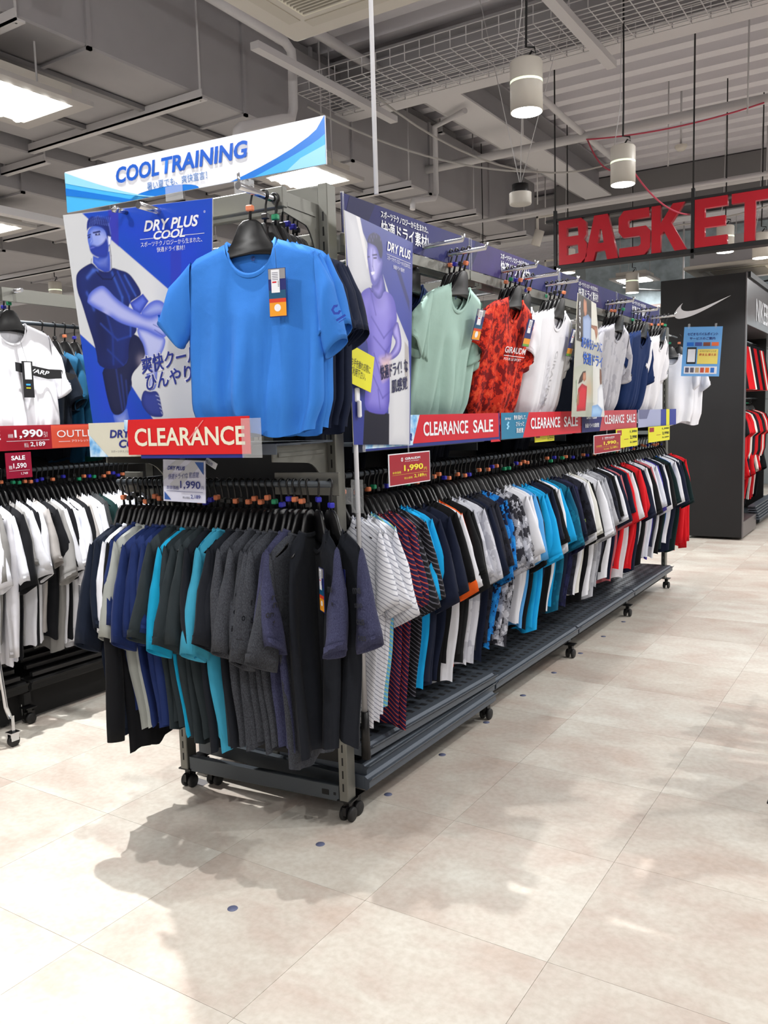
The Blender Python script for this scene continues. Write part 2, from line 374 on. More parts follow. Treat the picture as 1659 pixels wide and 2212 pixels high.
# pipes, conduits and cables
def pipe(label, pts, r=.03, m=None, name='pipe', cat='pipe', group=None):
    o = obj(name, tube([(p[0] - pts[0][0], p[1] - pts[0][1], p[2] - pts[0][2]) for p in pts], r, 10), m or M_PIPE, smooth=False)
    o.location = pts[0]; return tag(o, label, cat, group)
pipe('long grey sprinkler pipe crossing the ribbed deck', [(-3.2, 5.4, 4.02), (7.5, 5.4, 4.02)], .042)
pipe('short grey branch pipe elbowing down from the crossing sprinkler pipe', [(-.95, 4.1, 4.1), (-.95, 4.9, 4.06), (-.95, 7.0, 4.04)], .028)
pipe('thick grey pipe rising at the upper right of the deck', [(.55, 2.9, 4.25), (1.5, 6.6, 4.1)], .055)
pipe('grey drain pipe bending down beside the wide duct', [(-2.2, 1.2, 4.25), (-2.2, 2.62, 4.22), (-2.2, 2.69, 4.18), (-2.2, 2.70, 4.1), (-2.2, 2.69, 3.78), (-2.2, 2.66, 3.70), (-2.2, 2.56, 3.67), (-2.2, 2.10, 3.49), (-2.2, 2.07, 3.46), (-2.2, 2.06, 3.40)], .036)
pipe('thin grey pipe with a sprinkler head under the wide duct', [(-1.75, 4.6, 4.2), (-2.2, 4.86, 4.22), (-2.2, 4.86, 3.62), (-2.2, 4.82, 3.56), (-2.2, 4.42, 3.46), (-2.2, 4.40, 3.38)], .026)
pipe('grey pipe running along the wide duct top', [(-2.2, -4, 4.42), (-2.2, 9, 4.42)], .04)
pipe('thin galvanised conduit above the red letter sign', [(-2.6, 6.2, 3.62), (5, 6.2, 3.62)], .018)
pipe('pale trunking behind the red letter sign', [(-3.0, 7.4, 3.9), (6, 7.4, 3.9)], .045)
M_WIREG = mat('grey_cable', (168, 165, 160), .6); M_WIRER = mat('pink_red_cable', (196, 70, 92), .6)
def sag(a, b, s, n=14):
    a, b = Vector(a), Vector(b)
    return [tuple(a.lerp(b, k / n) - Vector((0, 0, s * 4 * (k / n) * (1 - k / n)))) for k in range(n + 1)]
pipe('loose grey cable drooping from the cable tray', sag((-1.9, 3.3, 4.0), (-.6, 5.8, 3.9), .35), .008, M_WIREG, 'cable', 'cable')
pipe('grey cable drooping towards the small white sensor box', sag((-2.3, 3.0, 3.9), (-1.0, 4.4, 3.5), .12), .008, M_WIREG, 'cable', 'cable')
pipe('pink cable snaking beside the second pendant lamp', sag((-.9, 5.4, 3.98), (-.3, 4.6, 3.5), .15) + sag((-.3, 4.6, 3.5), (.1, 5.0, 3.1), .1)[1:], .007, M_WIRER, 'cable', 'cable')
pipe('pink cable tied along the sprinkler pipe', sag((-.9, 5.36, 3.98), (.6, 5.36, 3.98), .05), .007, M_WIRER, 'cable', 'cable')
pipe('grey cable looping behind the red sign frame', sag((-1.6, 6.6, 3.55), (1.2, 6.6, 3.6), .22), .008, M_WIREG, 'cable', 'cable')
pipe('dark cable swagged below the insulated back wall', sag((-2.6, 12.2, 3.6), (1.5, 12.2, 3.9), .3), .014, M_BLACKM, 'cable', 'cable')
pipe('white pull cord hanging from the ceiling beside the air conditioner', [(.21, 0, 4.6), (.21, 0, 2.24)], .0075, M_WHITE, 'cord', 'cord')
for k, (x, y) in enumerate([(-1.2, 4.6), (-.4, 6.3), (.5, 5.2), (-2.0, 6.9), (1.0, 7.9), (.2, 8.3), (-1.2, 11.4), (-.2, 11.6), (.6, 11.8), (-2.3, 7.9), (1.6, 6.4), (.9, 4.3)]):
    o = obj('threaded_rod', tube([(0, 0, 0), (0, 0, .80)], .007, 6), M_PIPE); o.location = (x, y, 3.87)
    tag(o, 'thin threaded rod hanging below the ribbed ceiling deck', 'rod', 'threaded rods under the deck')

# wire cable tray
def cable_tray():
    t = thing('wire_cable_tray', 'galvanised wire mesh cable tray slung across the ceiling', 'cable tray', (-2.4, 3.0, 4.02))
    bm = bmesh.new(); Ln = 7.2; W = .62
    for k in range(11):
        y = k * W / 10; add_tube(bm, [(0, y, 0), (Ln, y, 0)], .004, 4, cap=False)
    for z in (.06, .12):
        for y in (0, W): add_tube(bm, [(0, y, z), (Ln, y, z)], .004, 4, cap=False)
    obj('long_wires', bm, M_PIPE, t); bm = bmesh.new()
    for k in range(60): x = k * Ln / 59; add_tube(bm, [(x, 0, .12), (x, 0, 0), (x, W, 0), (x, W, .12)], .004, 4, cap=False)
    obj('cross_wires', bm, M_PIPE, t)['kind'] = 'stuff'
    for x in (.35, 2.2, 4.0, 5.8): obj('support_channel', boxes(((x - .035, -.9, -.06), (x + .035, W + .25, -.012))), M_PIPE, t)
cable_tray()

# ceiling cassette air conditioner
def cassette(label, loc, s=.95):
    t = thing('ceiling_air_conditioner', label, 'air conditioner', loc); h = s / 2
    bm = box((-h, -h, 0), (h, h, .05)); bevel(bm, .02, 2); obj('face_panel', bm, mat('cassette_cream', (206, 200, 188), .5), t)
    obj('casing', box((-h + .06, -h + .06, .05), (h - .06, h - .06, .36)), M_DUCT, t)
    g = s * .29; obj('grille_frame', boxes(((-g, -g, -.006), (g, g, .0))), M_OFFW, t)
    m = mat('grille_slat_cream', (196, 190, 176), .6); md = mat('grille_gap', (60, 58, 55), .8)
    obj('grille_backing', box((-g + .02, -g + .02, -.008), (g - .02, g - .02, -.006)), md, t)
    sl = box((-g + .02, -.004, -.016), (g - .02, .004, -.008)); me = bpy.data.meshes.new('slat'); sl.to_mesh(me); sl.free(); me.materials.append(m)
    for k in range(24):
        o = bpy.data.objects.new('slat', me); C.objects.link(o); o.parent = t; o.location = (0, -g + .03 + k * (2 * g - .06) / 23, 0)
    for k in range(4):
        M = Matrix.Rotation(k * PI / 2, 4, 'Z'); bm = bmesh.new(); add_box(bm, (-g * 1.1, g + .04, -.004), (g * 1.1, g + .10, .002), M=M)
        obj('air_flap', bm, m, t)
cassette('cream ceiling air conditioner over the near rack end', (-.215, .295, 3.2))
cassette('cream ceiling air conditioner above the black brand fixture', (-.1, 8.6, 3.12), 1.1)

# lit ceiling panels and pendants
def light_panel(label, loc, s=.6):
    t = thing('ceiling_light_panel', label, 'ceiling light', loc); h = s / 2
    bm = bmesh.new(); add_box(bm, (-h - .09, -h - .09, .0), (h + .09, -h, .03)); add_box(bm, (-h - .09, h, .0), (h + .09, h + .09, .03)); add_box(bm, (-h - .09, -h, 0), (-h, h, .03)); add_box(bm, (h, -h, 0), (h + .09, h, .03))
    obj('frame', bm, mat('panel_frame_grey', (176, 172, 168), .5), t)
    obj('housing', box((-h, -h, .035), (h, h, .12)), M_LAMPW, t)
    for k in range(4):
        y = -h + (k + .5) * s / 4
        bm = bmesh.new(); add_tube(bm, [(-h + .01, y, .02), (h - .01, y, .02)], .036, 10); obj('lamp_tube', bm, M_GLOW, t)
    for x in (-h, h):
        obj('hanger_rod', tube([(x, 0, .03), (x, 0, 4.6 - loc[2])], .006, 6), M_PIPE, t)
L2 = ['bright square ceiling light panel hung at the upper left', 'bright square ceiling light panel glowing behind the blue banner', 'added fill light panel over the near aisle', 'added fill light panel over the right aisle', 'added fill light panel farther back along the right aisle', 'added fill light panel behind the left aisle', 'added fill light panel beside the black fixture', 'added fill light panel before the back wall'] + ['square ceiling light panel over ' + q for q in ('the far left corner behind the viewer, added as fill', 'the aisle left of the ducts, added as fill', 'the far left back, added as fill', 'the right corner behind the viewer, added as fill', 'the far right aisle, added as fill', 'the far right back, added as fill', 'the back aisle at left, added as fill', 'the back aisle at centre, added as fill', 'the back aisle at right, added as fill', 'the left wall, added as fill', 'the floor behind the viewer, added as fill')]
for p, l in zip(PANELS, L2): light_panel(l, p, .5)
def pendant(label, loc, top=4.6, light=True):
    t = thing('pendant_lamp', label, 'pendant lamp', loc)
    bm = bmesh.new(); add_lathe(bm, [(.072, .005), (.081, 0), (.081, .135)], 28); obj('lower_shell', bm, M_LAMPW, t)
    bm = bmesh.new(); add_lathe(bm, [(.081, .135), (.081, .147)], 28); obj('light_ring', bm, M_GLOWS, t)
    bm = bmesh.new(); add_lathe(bm, [(.081, .147), (.081, .235), (.074, .245), (.0, .247)], 28); obj('upper_shell', bm, M_LAMPW, t)
    bm = bmesh.new(); add_lathe(bm, [(.0, .012), (.072, .012), (.076, -.002)], 28); obj('lamp_disc', bm, M_GLOW, t)
    pts = [(0, 0, .245), (.03, 0, .285), (.05, 0, .27), (.045, 0, .30), (0, 0, .31), (0.004, 0, .5), (0, 0, top - loc[2])]
    obj('cord', tube(pts, .006, 6), M_BLACK, t)
    obj('suspension_wire', tube([(-.06, 0, .245), (-.02, 0, .5), (0, 0, top - loc[2])], .003, 5), M_PIPE, t)
    if light: spot_light('pendant_spot_light', (loc[0], loc[1], loc[2] - .03), 70, None, 125, .06)
PEN = [((.05, 1.68, 3.0), 'white cylinder pendant lamp nearest the camera, above the blue strip'), ((.04, 3.34, 3.0), 'second white cylinder pendant lamp left of the red sign'),
       ((.12, 6.4, 3.0), 'white cylinder pendant lamp seen through the letter K'), ((-1.5, 6.5, 3.0), 'white cylinder pendant lamp under the left end of the red sign'),
       ((-1.35, 8.4, 2.98), 'small white pendant lamp before the insulated wall'), ((.35, 7.0, 3.0), 'white pendant lamp below the letters E and T'),
       ((-2.6, 6.7, 3.1), 'white pendant lamp behind the end of the wide duct'), ((-5.6, 3.6, 2.75), 'white cylinder pendant lamp at the left above the white tee'),
       ((-7.6, 4.6, 3.1), 'far white cylinder pendant lamp at the left edge')]
for l, s in PEN: pendant(s, l)
def track_lamp(label, loc, tgt):
    t = thing('track_lamp', label, 'spot lamp', (0, 0, 0)); v = (Vector(tgt) - Vector(loc)).normalized(); M = Matrix.Translation(Vector(loc) - v * .03) @ v.to_track_quat('-Z', 'Y').to_matrix().to_4x4()
    bm = bmesh.new(); add_lathe(bm, [(.062, -.02), (.062, .17), (0, .17)], 20); bm.transform(M); obj('lamp_shell', bm, M_LAMPW, t)
    bm = bmesh.new(); add_lathe(bm, [(.0, .05), (.058, .05)], 20); bm.transform(M); obj('lamp_lens', bm, M_GLOW, t)
    obj('stem', tube([Vector(loc) - v * .19, Vector((loc[0], loc[1], 4.6))], .01, 8), M_LAMPW, t)
for k, (l, p, tg) in enumerate(SPOTS):
    track_lamp(['white spot lamp over the left aisle', 'white spot lamp over the right aisle', 'white spot lamp above the near rack end', 'white spot lamp behind the viewer', 'white spot lamp far over the right aisle', 'white spot lamp behind the viewer at left'][k], l, tg)
for k, l in enumerate([(-1.72, 6.2, 3.35), (-2.5, 8.4, 3.3)]):
    t = thing('track_lamp', ['small tilted white spot lamp left of the red sign', 'small white spot lamp beyond the duct end'][k], 'spot lamp', l)
    bm = bmesh.new(); add_lathe(bm, [(.05, -.08), (.05, .08), (0, .08)], 18); bm.transform(Matrix.Rotation(.35, 4, 'Y')); obj('lamp_shell', bm, M_LAMPW, t)
    obj('bracket', boxes(((-.01, -.01, .07), (.01, .01, .22)), ((-.01, -.01, .2), (.2, .01, .22))), M_LAMPW, t)
# sensor box with black top, smoke detector, loudspeaker
t = thing('ceiling_sensor', 'round white sensor box with a black top on thin wires', 'sensor', (-.72, 3.4, 3.0))
bm = bmesh.new(); add_lathe(bm, [(0, 0), (.075, 0), (.08, .01), (.08, .08)], 24); obj('white_shell', bm, M_LAMPW, t)
bm = bmesh.new(); add_lathe(bm, [(.06, .08), (.06, .14), (0, .14)], 24); obj('black_top', bm, M_BLACK, t)
bm = tube([(0, 0, .13), (.05, 0, 1.55)], .003, 5); add_tube(bm, [(0, 0, .13), (-.35, .1, 1.55)], .003, 5); add_tube(bm, [(0, 0, .13), (.45, 0, 1.55)], .003, 5); obj('suspension_wire', bm, M_PIPE, t)
t = thing('smoke_detector', 'small round smoke detector under the ribbed deck', 'detector', (-.35, 6.6, 4.08))
bm = bmesh.new(); add_lathe(bm, [(0, 0), (.035, 0), (.06, .03), (.06, .05)], 20); obj('detector_body', bm, M_LAMPW, t)
obj('stem', tube([(0, 0, .05), (0, 0, .64)], .01, 6), M_PIPE, t)
t = thing('ceiling_loudspeaker', 'white horn loudspeaker and box hung far at the left', 'loudspeaker', (-4.9, 3.6, 2.78))
bm = bmesh.new(); add_lathe(bm, [(.05, 0), (.05, .12), (.13, .17), (.14, .19), (0, .19)], 20); obj('horn', bm, M_LAMPW, t)
obj('bracket', boxes(((-.3, -.05, -.1), (-.06, .05, .1))), M_LAMPW, t); obj('stem', tube([(0, 0, .18), (0, 0, 1.8)], .008, 6), M_PIPE, t)
t = thing('ceiling_loudspeaker', 'white box loudspeaker hung before the insulated wall', 'loudspeaker', (-1.05, 9.8, 2.95))
obj('speaker_box', bevel(box((-.16, -.1, -.1), (.16, .1, .08)), .01), M_LAMPW, t); obj('stem', tube([(0, 0, .08), (0, 0, 1.6)], .012, 6), M_PIPE, t)
# left background ceiling clutter
for k, (y, z, x0, x1) in enumerate([(5.4, 3.35, -11, -4.4), (7.6, 3.15, -11.5, -4), (9.6, 3.3, -11.5, -3.2), (11.4, 3.0, -11.5, -3)]):
    pipe(['nearest pale crossing pipe at the far left', 'second pale crossing pipe at the far left', 'third pale crossing pipe at the far left', 'farthest pale crossing pipe at the far left'][k], [(x0, y, z), (x1, y, z)], .04 + .01 * (k % 2))
for k, (x, y) in enumerate([(-4.7, 4.4), (-6.2, 7.2), (-5.0, 9.0)]):
    bar_thing('hung_channel', ['nearest grey channel hung lengthwise at the left', 'middle grey channel hung lengthwise at the left', 'farthest grey channel hung lengthwise at the left'][k], 'channel', (x, y - 3, 3.25), (x + .09, y + 2.5, 3.31), M_PIPE)

# ================================================================== GARMENTS AND HANGERS
def ss(t): t = min(1, max(0, t)); return t * t * (3 - 2 * t)
def body_mesh(name, Ws, W, D, L, zN=-.155, nw=.082, scoop=.085, amp=.010, seed=0, N=26, M=15, slope=.40, curl=0., crease=0.):
    rnd = random.Random(seed); bm = bmesh.new(); ph = [rnd.uniform(0, 6.28) for _ in range(5)]; kk = [rnd.uniform(4, 7), rnd.uniform(9, 13), rnd.uniform(15, 20)]
    def itp(tab, t):
        for (a, va), (b, vb) in zip(tab, tab[1:]):
            if t <= b: return va + (vb - va) * ss((t - a) / (b - a))
        return tab[-1][1]
    sh = {}
    for side in (-1, 1):
        grid = []
        for i in range(N + 1):
            s = -1 + 2 * i / N; xs = s * Ws; ax = abs(xs)
            if ax >= nw: zt = zN - (ax - nw) * slope - .5 * max(0, ax - Ws * .86)
            else: zt = zN - (scoop if side < 0 else .016) * math.sqrt(max(0, 1 - (ax / nw) ** 2))
            col = []
            for j in range(M + 1):
                t = j / M; z = zt + (-L - zt) * t; x = s * itp(W, t)
                d = itp(D, t) * math.sqrt(max(0, 1 - abs(s) ** 3.2))
                g = ss(t * 1.6)
                f = amp * g * (math.sin(s * kk[0] + ph[0]) + .6 * math.sin(s * kk[1] + ph[1] + t) + .35 * math.sin(s * kk[2] + ph[2]) * t)
                f += amp * 1.1 * math.sin(t * 2.2 + ph[3]) * (t)
                if crease: f += crease * side * ss(t * 1.3) * (abs(math.sin(s * 5.2 + ph[0] + .5 * math.sin(t * 2 + ph[1]))) ** .6 + .6 * abs(math.sin(s * 8.7 + ph[2])) - .8) * (1 - s * s)
                wob = amp * .5 * t * math.sin(3 * s + ph[4])
                zz = z + (.012 * math.sin(5 * s + ph[2]) * t * t if not curl else curl * ss((t - .8) / .2) * (.3 + .7 * math.cos(s * 1.5)))
                if i in (0, N):
                    k = (i, j)
                    if k not in sh: sh[k] = bm.verts.new((x + wob, f, zz))
                    col.append(sh[k])
                elif j == 0 and ax >= nw:
                    k = (i, 0)
                    if k not in sh: sh[k] = bm.verts.new((x, 0, zz))
                    col.append(sh[k])
                else: col.append(bm.verts.new((x + wob, side * d + f, zz)))
            grid.append(col)
        for i in range(N):
            for j in range(M):
                q = (grid[i][j], grid[i + 1][j], grid[i + 1][j + 1], grid[i][j + 1])
                q = q[::-1] if side < 0 else q
                if len(set(q)) == 4:
                    try: bm.faces.new(q).smooth = True
                    except ValueError: pass
    me = bpy.data.meshes.new(name); bm.to_mesh(me); bm.free(); me.materials.append(None); return me
def sleeve_mesh(name, sg, O, I, h=(.012, .03, .026), seed=0, n=9, m=14, wav=.006):
    """O and I: outer and inner edge as point lists in XZ, h: half thickness along the sleeve"""
    rnd = random.Random(seed); bm = bmesh.new(); p1, p2, sw = rnd.uniform(0, 6), rnd.uniform(0, 6), rnd.uniform(-.035, .035)
    def at(P, t):
        k = min(len(P) - 2, int(t * (len(P) - 1))); u = t * (len(P) - 1) - k
        return (P[k][0] * (1 - u) + P[k + 1][0] * u, P[k][1] * (1 - u) + P[k + 1][1] * u)
    rings = []
    for i in range(n + 1):
        t = i / n; o, q = at(O, t), at(I, t); k = min(len(h) - 2, int(t * (len(h) - 1))); u = t * (len(h) - 1) - k; hh = h[k] * (1 - u) + h[k + 1] * u
        ring = []
        for j in range(m):
            a = 2 * PI * j / m; c, s_ = math.cos(a), math.sin(a)
            x = (o[0] + q[0]) / 2 + (o[0] - q[0]) / 2 * c; z = (o[1] + q[1]) / 2 + (o[1] - q[1]) / 2 * c
            y = hh * (abs(s_) ** .8) * (1 if s_ > 0 else -1) + sw * t * t + wav * t * math.sin(2 * a + p1) + wav * .7 * t * math.sin(9 * t + p2 + c * 2)
            ring.append(bm.verts.new((sg * x, y, z)))
        rings.append(ring)
    for A, B in zip(rings, rings[1:]):
        for j in range(m):
            f = (A[j], A[(j + 1) % m], B[(j + 1) % m], B[j]); bm.faces.new(f if sg > 0 else f[::-1]).smooth = True
    # turned-in hem: a slightly thicker lip
    last = rings[-1]; c = sum((v.co for v in last), Vector()) / m; lip = [bm.verts.new(c + (v.co - c) * .93 + Vector((0, 0, .004))) for v in last]
    lip2 = [bm.verts.new(c + (v.co - c) * .90 + Vector((0, 0, .03))) for v in last]
    for A, B in ((last, lip), (lip, lip2)):
        for j in range(m):
            f = (A[j], A[(j + 1) % m], B[(j + 1) % m], B[j]); bm.faces.new(f if sg > 0 else f[::-1]).smooth = True
    me = bpy.data.meshes.new(name); bm.to_mesh(me); bm.free(); me.materials.append(None); return me
def collar_mesh(nw, zN, scoop, D0, r=.0065, polo=False):
    pts = []
    n = 14
    for k in range(n + 1):
        x = -nw + 2 * nw * k / n; pts.append((x, -D0 * math.sqrt(max(0, 1 - (x / nw) ** 2)) - .002, zN - scoop * math.sqrt(max(0, 1 - (x / nw) ** 2))))
    for k in range(1, n):
        x = nw - 2 * nw * k / n; pts.append((x, D0 * math.sqrt(max(0, 1 - (x / nw) ** 2)) + .002, zN - .016 * math.sqrt(max(0, 1 - (x / nw) ** 2))))
    bm = bmesh.new(); m = len(pts); hh = .009 if not polo else .03
    A = [bm.verts.new((p[0] * 1.03, p[1] * 1.1, p[2] - hh)) for p in pts]; B = [bm.verts.new((p[0] * 1.02, p[1] * 1.12 - (.002 if p[1] < 0 else -.002), p[2])) for p in pts]; E_ = [bm.verts.new((p[0] * .95, p[1] * .9, p[2] + .006)) for p in pts]; F_ = [bm.verts.new((p[0] * .93, p[1] * .8, p[2] - .008)) for p in pts]
    for P, Q in ((A, B), (B, E_), (E_, F_)):
        for k in range(m): bm.faces.new((P[k], P[(k + 1) % m], Q[(k + 1) % m], Q[k])).smooth = True
    me = bpy.data.meshes.new('collar'); bm.to_mesh(me); bm.free(); me.materials.append(None); return me
GCACHE = {}
def garment_meshes(kind, v):
    key = (kind, v)
    if key in GCACHE: return GCACHE[key]
    r = random.Random(hash(kind) % 97 + v * 31 if False else sum(map(ord, kind)) + v * 31)
    if kind == 'display':      # wide, worn open towards the aisle, hem resting on the shelf
        b = body_mesh('body', .228, [(0, .228), (.28, .238), (.8, .238), (1, .205)], [(0, .014), (.3, .034), (.8, .048), (1, .030)], .755, nw=.088, scoop=.105, amp=.012, crease=.036, seed=v, N=44, M=24, slope=.34)
        O = [(.218, -.200), (.305, -.265), (.372, -.372)]; I = [(.222, -.385), (.238, -.43), (.262, -.475)]
        O = [(.218, -.200), (.290, -.275), (.338, -.385)]; I = [(.222, -.385), (.234, -.43), (.258, -.475)]; O2 = [(.215, -.200), (.265, -.30), (.298, -.47)]; I2 = [(.222, -.385), (.222, -.45), (.232, -.53)]
        sl = [sleeve_mesh('sleeve', -1, O, I, (.014, .045, .050), v * 7, 12, 20, .009), sleeve_mesh('sleeve', 1, O2, I2, (.014, .042, .046), v * 7 + 1, 12, 20, .010)]
        c = collar_mesh(.088, -.155, .105, .014)
    elif kind == 'droop':      # upper row, seen from the side, sleeves drooping
        b = body_mesh('body', .205, [(0, .205), (.3, .21), (.8, .205), (1, .18)], [(0, .013), (.3, .022), (.8, .03), (1, .02)], .755 if v % 2 else .74, nw=.086, scoop=.10, amp=.012, crease=.006, seed=v + 50, N=30, M=18, slope=.38)
        O = [(.198, -.20), (.238, -.29), (.262, -.42)]; I = [(.19, -.40), (.185, -.44), (.185, -.485)]
        sl = [sleeve_mesh('sleeve', sg, O, I, (.013, .03, .034), v * 7 + sg, 10, 16, .01) for sg in (-1, 1)]
        c = collar_mesh(.086, -.155, .10, .013)
    elif kind == 'tank':
        b = body_mesh('body', .17, [(0, .17), (.3, .185), (1, .14)], [(0, .012), (.3, .02), (1, .028)], .9, amp=.010, seed=v + 90, scoop=.12, nw=.09)
        sl = []; c = collar_mesh(.09, -.155, .12, .012)
    else:                      # rail garments, edge on
        Lh = {'tee': .90, 'polo': .95, 'long': .97, 'longtee': 1.03}[kind] + r.uniform(-.035, .035)
        wh = r.uniform(.115, .15)
        b = body_mesh('body', .2, [(0, .20), (.25, .195), (.55, .165), (1, wh)], [(0, .012), (.3, .017), (1, .021)], Lh, amp=.0085, seed=v + 10, N=20, M=12)
        if kind == 'long':
            e = r.uniform(0, .03)
            O = [(.195, -.20), (.235, -.40), (.225, -.65), (.205 + e, -.93)]; I = [(.175, -.36), (.165, -.48), (.155, -.68), (.135 + e, -.94)]; h = (.012, .026, .024, .018)
            sl = [sleeve_mesh('sleeve', sg, O, I, h, v * 5 + sg, 14, 12, .007) for sg in (-1, 1)]
        else:
            e = r.uniform(-.03, .035); ez = r.uniform(-.045, .035)
            O = [(.195, -.20), (.232 + e * .4, -.33), (.262 + e, -.50 + ez)]; I = [(.17, -.38), (.165, -.45), (.165 + e * .6, -.56 + ez)]; h = (.013, r.uniform(.022, .030), r.uniform(.026, .040))
            sl = [sleeve_mesh('sleeve', sg, O, I, h, v * 5 + sg, 8, 12, .008) for sg in (-1, 1)]
        c = collar_mesh(.082, -.155, .085, .012, polo=kind == 'polo')
    GCACHE[key] = (b, sl, c); return GCACHE[key]
def part(name, me, m, parent, loc=None, rot=None):
    o = bpy.data.objects.new(name, me); C.objects.link(o); o.parent = parent
    if len(me.materials) and me.materials[0] is None:
        o.material_slots[0].link = 'OBJECT'; o.material_slots[0].material = m
    if loc: o.location = loc
    if rot: o.rotation_euler = rot
    return o
# hanger meshes
def hanger_parts():
    out = [(0, -.083), (-.022, -.086), (-.040, -.10), (-.052, -.125), (-.064, -.147), (-.080, -.170), (-.12, -.194), (-.162, -.214), (-.168, -.219), (-.162, -.224), (-.11, -.208), (-.06, -.194), (0, -.189)]
    pts = out + [(-x, z) for x, z in out[-2:0:-1]]
    bm = prism(pts[::-1] if False else pts, -.0065, .0065)
    bmesh.ops.recalc_face_normals(bm, faces=bm.faces); bmesh.ops.bevel(bm, geom=[e for e in bm.edges if abs(e.verts[0].co.y - e.verts[1].co.y) < 1e-6], offset=.003, segments=1, affect='EDGES')
    a = bpy.data.meshes.new('hanger_body'); bm.to_mesh(a); bm.free(); a.materials.append(M_BLACK)
    a.polygons.foreach_set('use_smooth', [True] * len(a.polygons))
    R_ = .0165
    pts = [(0, 0, -.09), (.004, 0, -.055), (0.006, 0, -.03)] + [(R_ * math.cos(math.radians(t)), 0, R_ * math.sin(math.radians(t))) for t in range(-50, 200, 25)]
    bm = tube(pts, [.005, .0045] + [.0036] * (len(pts) - 2), 7); h = bpy.data.meshes.new('hook'); bm.to_mesh(h); bm.free(); h.materials.append(M_BLACK)
    bm = box((-.010, -.0085, -.074), (.014, .0085, -.056)); bevel(bm, .003); cl = bpy.data.meshes.new('size_clip'); bm.to_mesh(cl); bm.free(); cl.materials.append(None)
    return a, h, cl
H_BODY, H_HOOK, H_CLIP = hanger_parts()
grnd = random.Random(11)
def hang(kind, look, cloth, loc, rotz, place, group, hgroup, cat='t-shirt', name='t_shirt', variant=None, collar=None, drop=0., clip=None, sleeves=None, hplace=None):
    """a hanger on the rail at loc and a garment on the hanger: two things"""
    v = variant if variant is not None else grnd.randrange(11)
    h = thing('clothes_hanger', (hplace or 'black plastic hanger of the ' + place), 'hanger', loc, rotz, hgroup)
    part('hanger_body', H_BODY, None, h); part('hook', H_HOOK, None, h)
    if clip is not False: part('size_clip', H_CLIP, clip or grnd.choice(CLIPS), h, (0, 0, grnd.uniform(-.006, .02)))
    g = thing(name, f'{look}, {place}', cat, loc, rotz, group)
    b, sl, c = garment_meshes(kind, v)
    z = drop + .006
    if kind in ('tee', 'polo', 'long'): g.scale = (grnd.uniform(.95, 1.05), 1, grnd.uniform(.94, 1.04))
    z = z / g.scale[2]
    part('body', b, cloth, g, (0, 0, z)); part('collar', c, collar or cloth, g, (0, 0, z))
    for s in sl: part('sleeve', s, sleeves or cloth, g, (0, 0, z))
    return g, h

# ================================================================== RACKS
def caster(parent, x, y, M=None, s=1.0):
    bm = boxes(((-.012, -.012, .058), (.012, .012, .085)), ((-.03, -.03, .082), (.03, .03, .087)), ((-.007, -.03, .03), (.007, .032, .062)))
    c = obj('caster', bm, M_BLACK, parent); c.location = (x, y, 0)
    for sx in (-.017, .017):
        bm = bmesh.new()
        prof = [(.008, -.008), (.025, -.008), (.0275, -.004), (.0275, .004), (.025, .008), (.008, .008)]
        rings = []
        for r, a in prof: rings.append([bm.verts.new((sx + a, r * math.cos(2 * PI * k / 18), .0278 + r * math.sin(2 * PI * k / 18))) for k in range(18)])
        for A, B in zip(rings, rings[1:]):
            for k in range(18): bm.faces.new((A[k], A[(k + 1) % 18], B[(k + 1) % 18], B[k])).smooth = True
        bm.faces.new(rings[0][::-1]); bm.faces.new(rings[-1]); bmesh.ops.recalc_face_normals(bm, faces=bm.faces)
        obj('wheel', bm, M_RUBBER, c)
    return c
def post(parent, x, y, z0=.085, z1=2.30, wx=.038, wy=.062, slots=('f',)):
    o = obj('post', bevel(box((-wx / 2, -wy / 2, z0), (wx / 2, wy / 2, z1)), .003), M_STEEL, parent); o.location = (x, y, 0)
    bm = bmesh.new()
    for k in range(int((z1 - z0 - .08) / .05)):
        z = z0 + .04 + k * .05
        add_box(bm, (-.003, -wy / 2 - .0006, z), (.003, -wy / 2 + .001, z + .03))
        add_box(bm, (-.003, wy / 2 - .001, z), (.003, wy / 2 + .0006, z + .03))
    obj('slots', bm, M_BLACKM, o)
    return o
def gusset_arm(name, parent, y0, ln, z, h, M, hg=.16, t=.006):
    """side plate bracket reaching forward from a post: straight blade with a curved gusset underneath"""
    pts = [(0, z + h), (-ln, z + h), (-ln, z), (-ln * .45, z - h * .25)] + [(-ln * .45 + (ln * .45 - .02) * (k / 6), z - h * .25 - (hg) * (k / 6) ** 2.2) for k in range(1, 7)] + [(0, z - h * .25 - hg - .01)]
    bm = prism([(p[0], p[1]) for p in pts], -t / 2, t / 2); bmesh.ops.recalc_face_normals(bm, faces=bm.faces)
    add_box(bm, (-ln * .92, -t / 2 - .004, z + h * .3), (-ln * .12, t / 2 + .004, z + h * .3 + .012))
    bm.transform(Matrix.Rotation(PI / 2, 4, 'Z')); bm.transform(Matrix.Translation((0, y0, 0)))
    o = obj(name, bm, M_STEEL, parent); o.matrix_local = M; return o
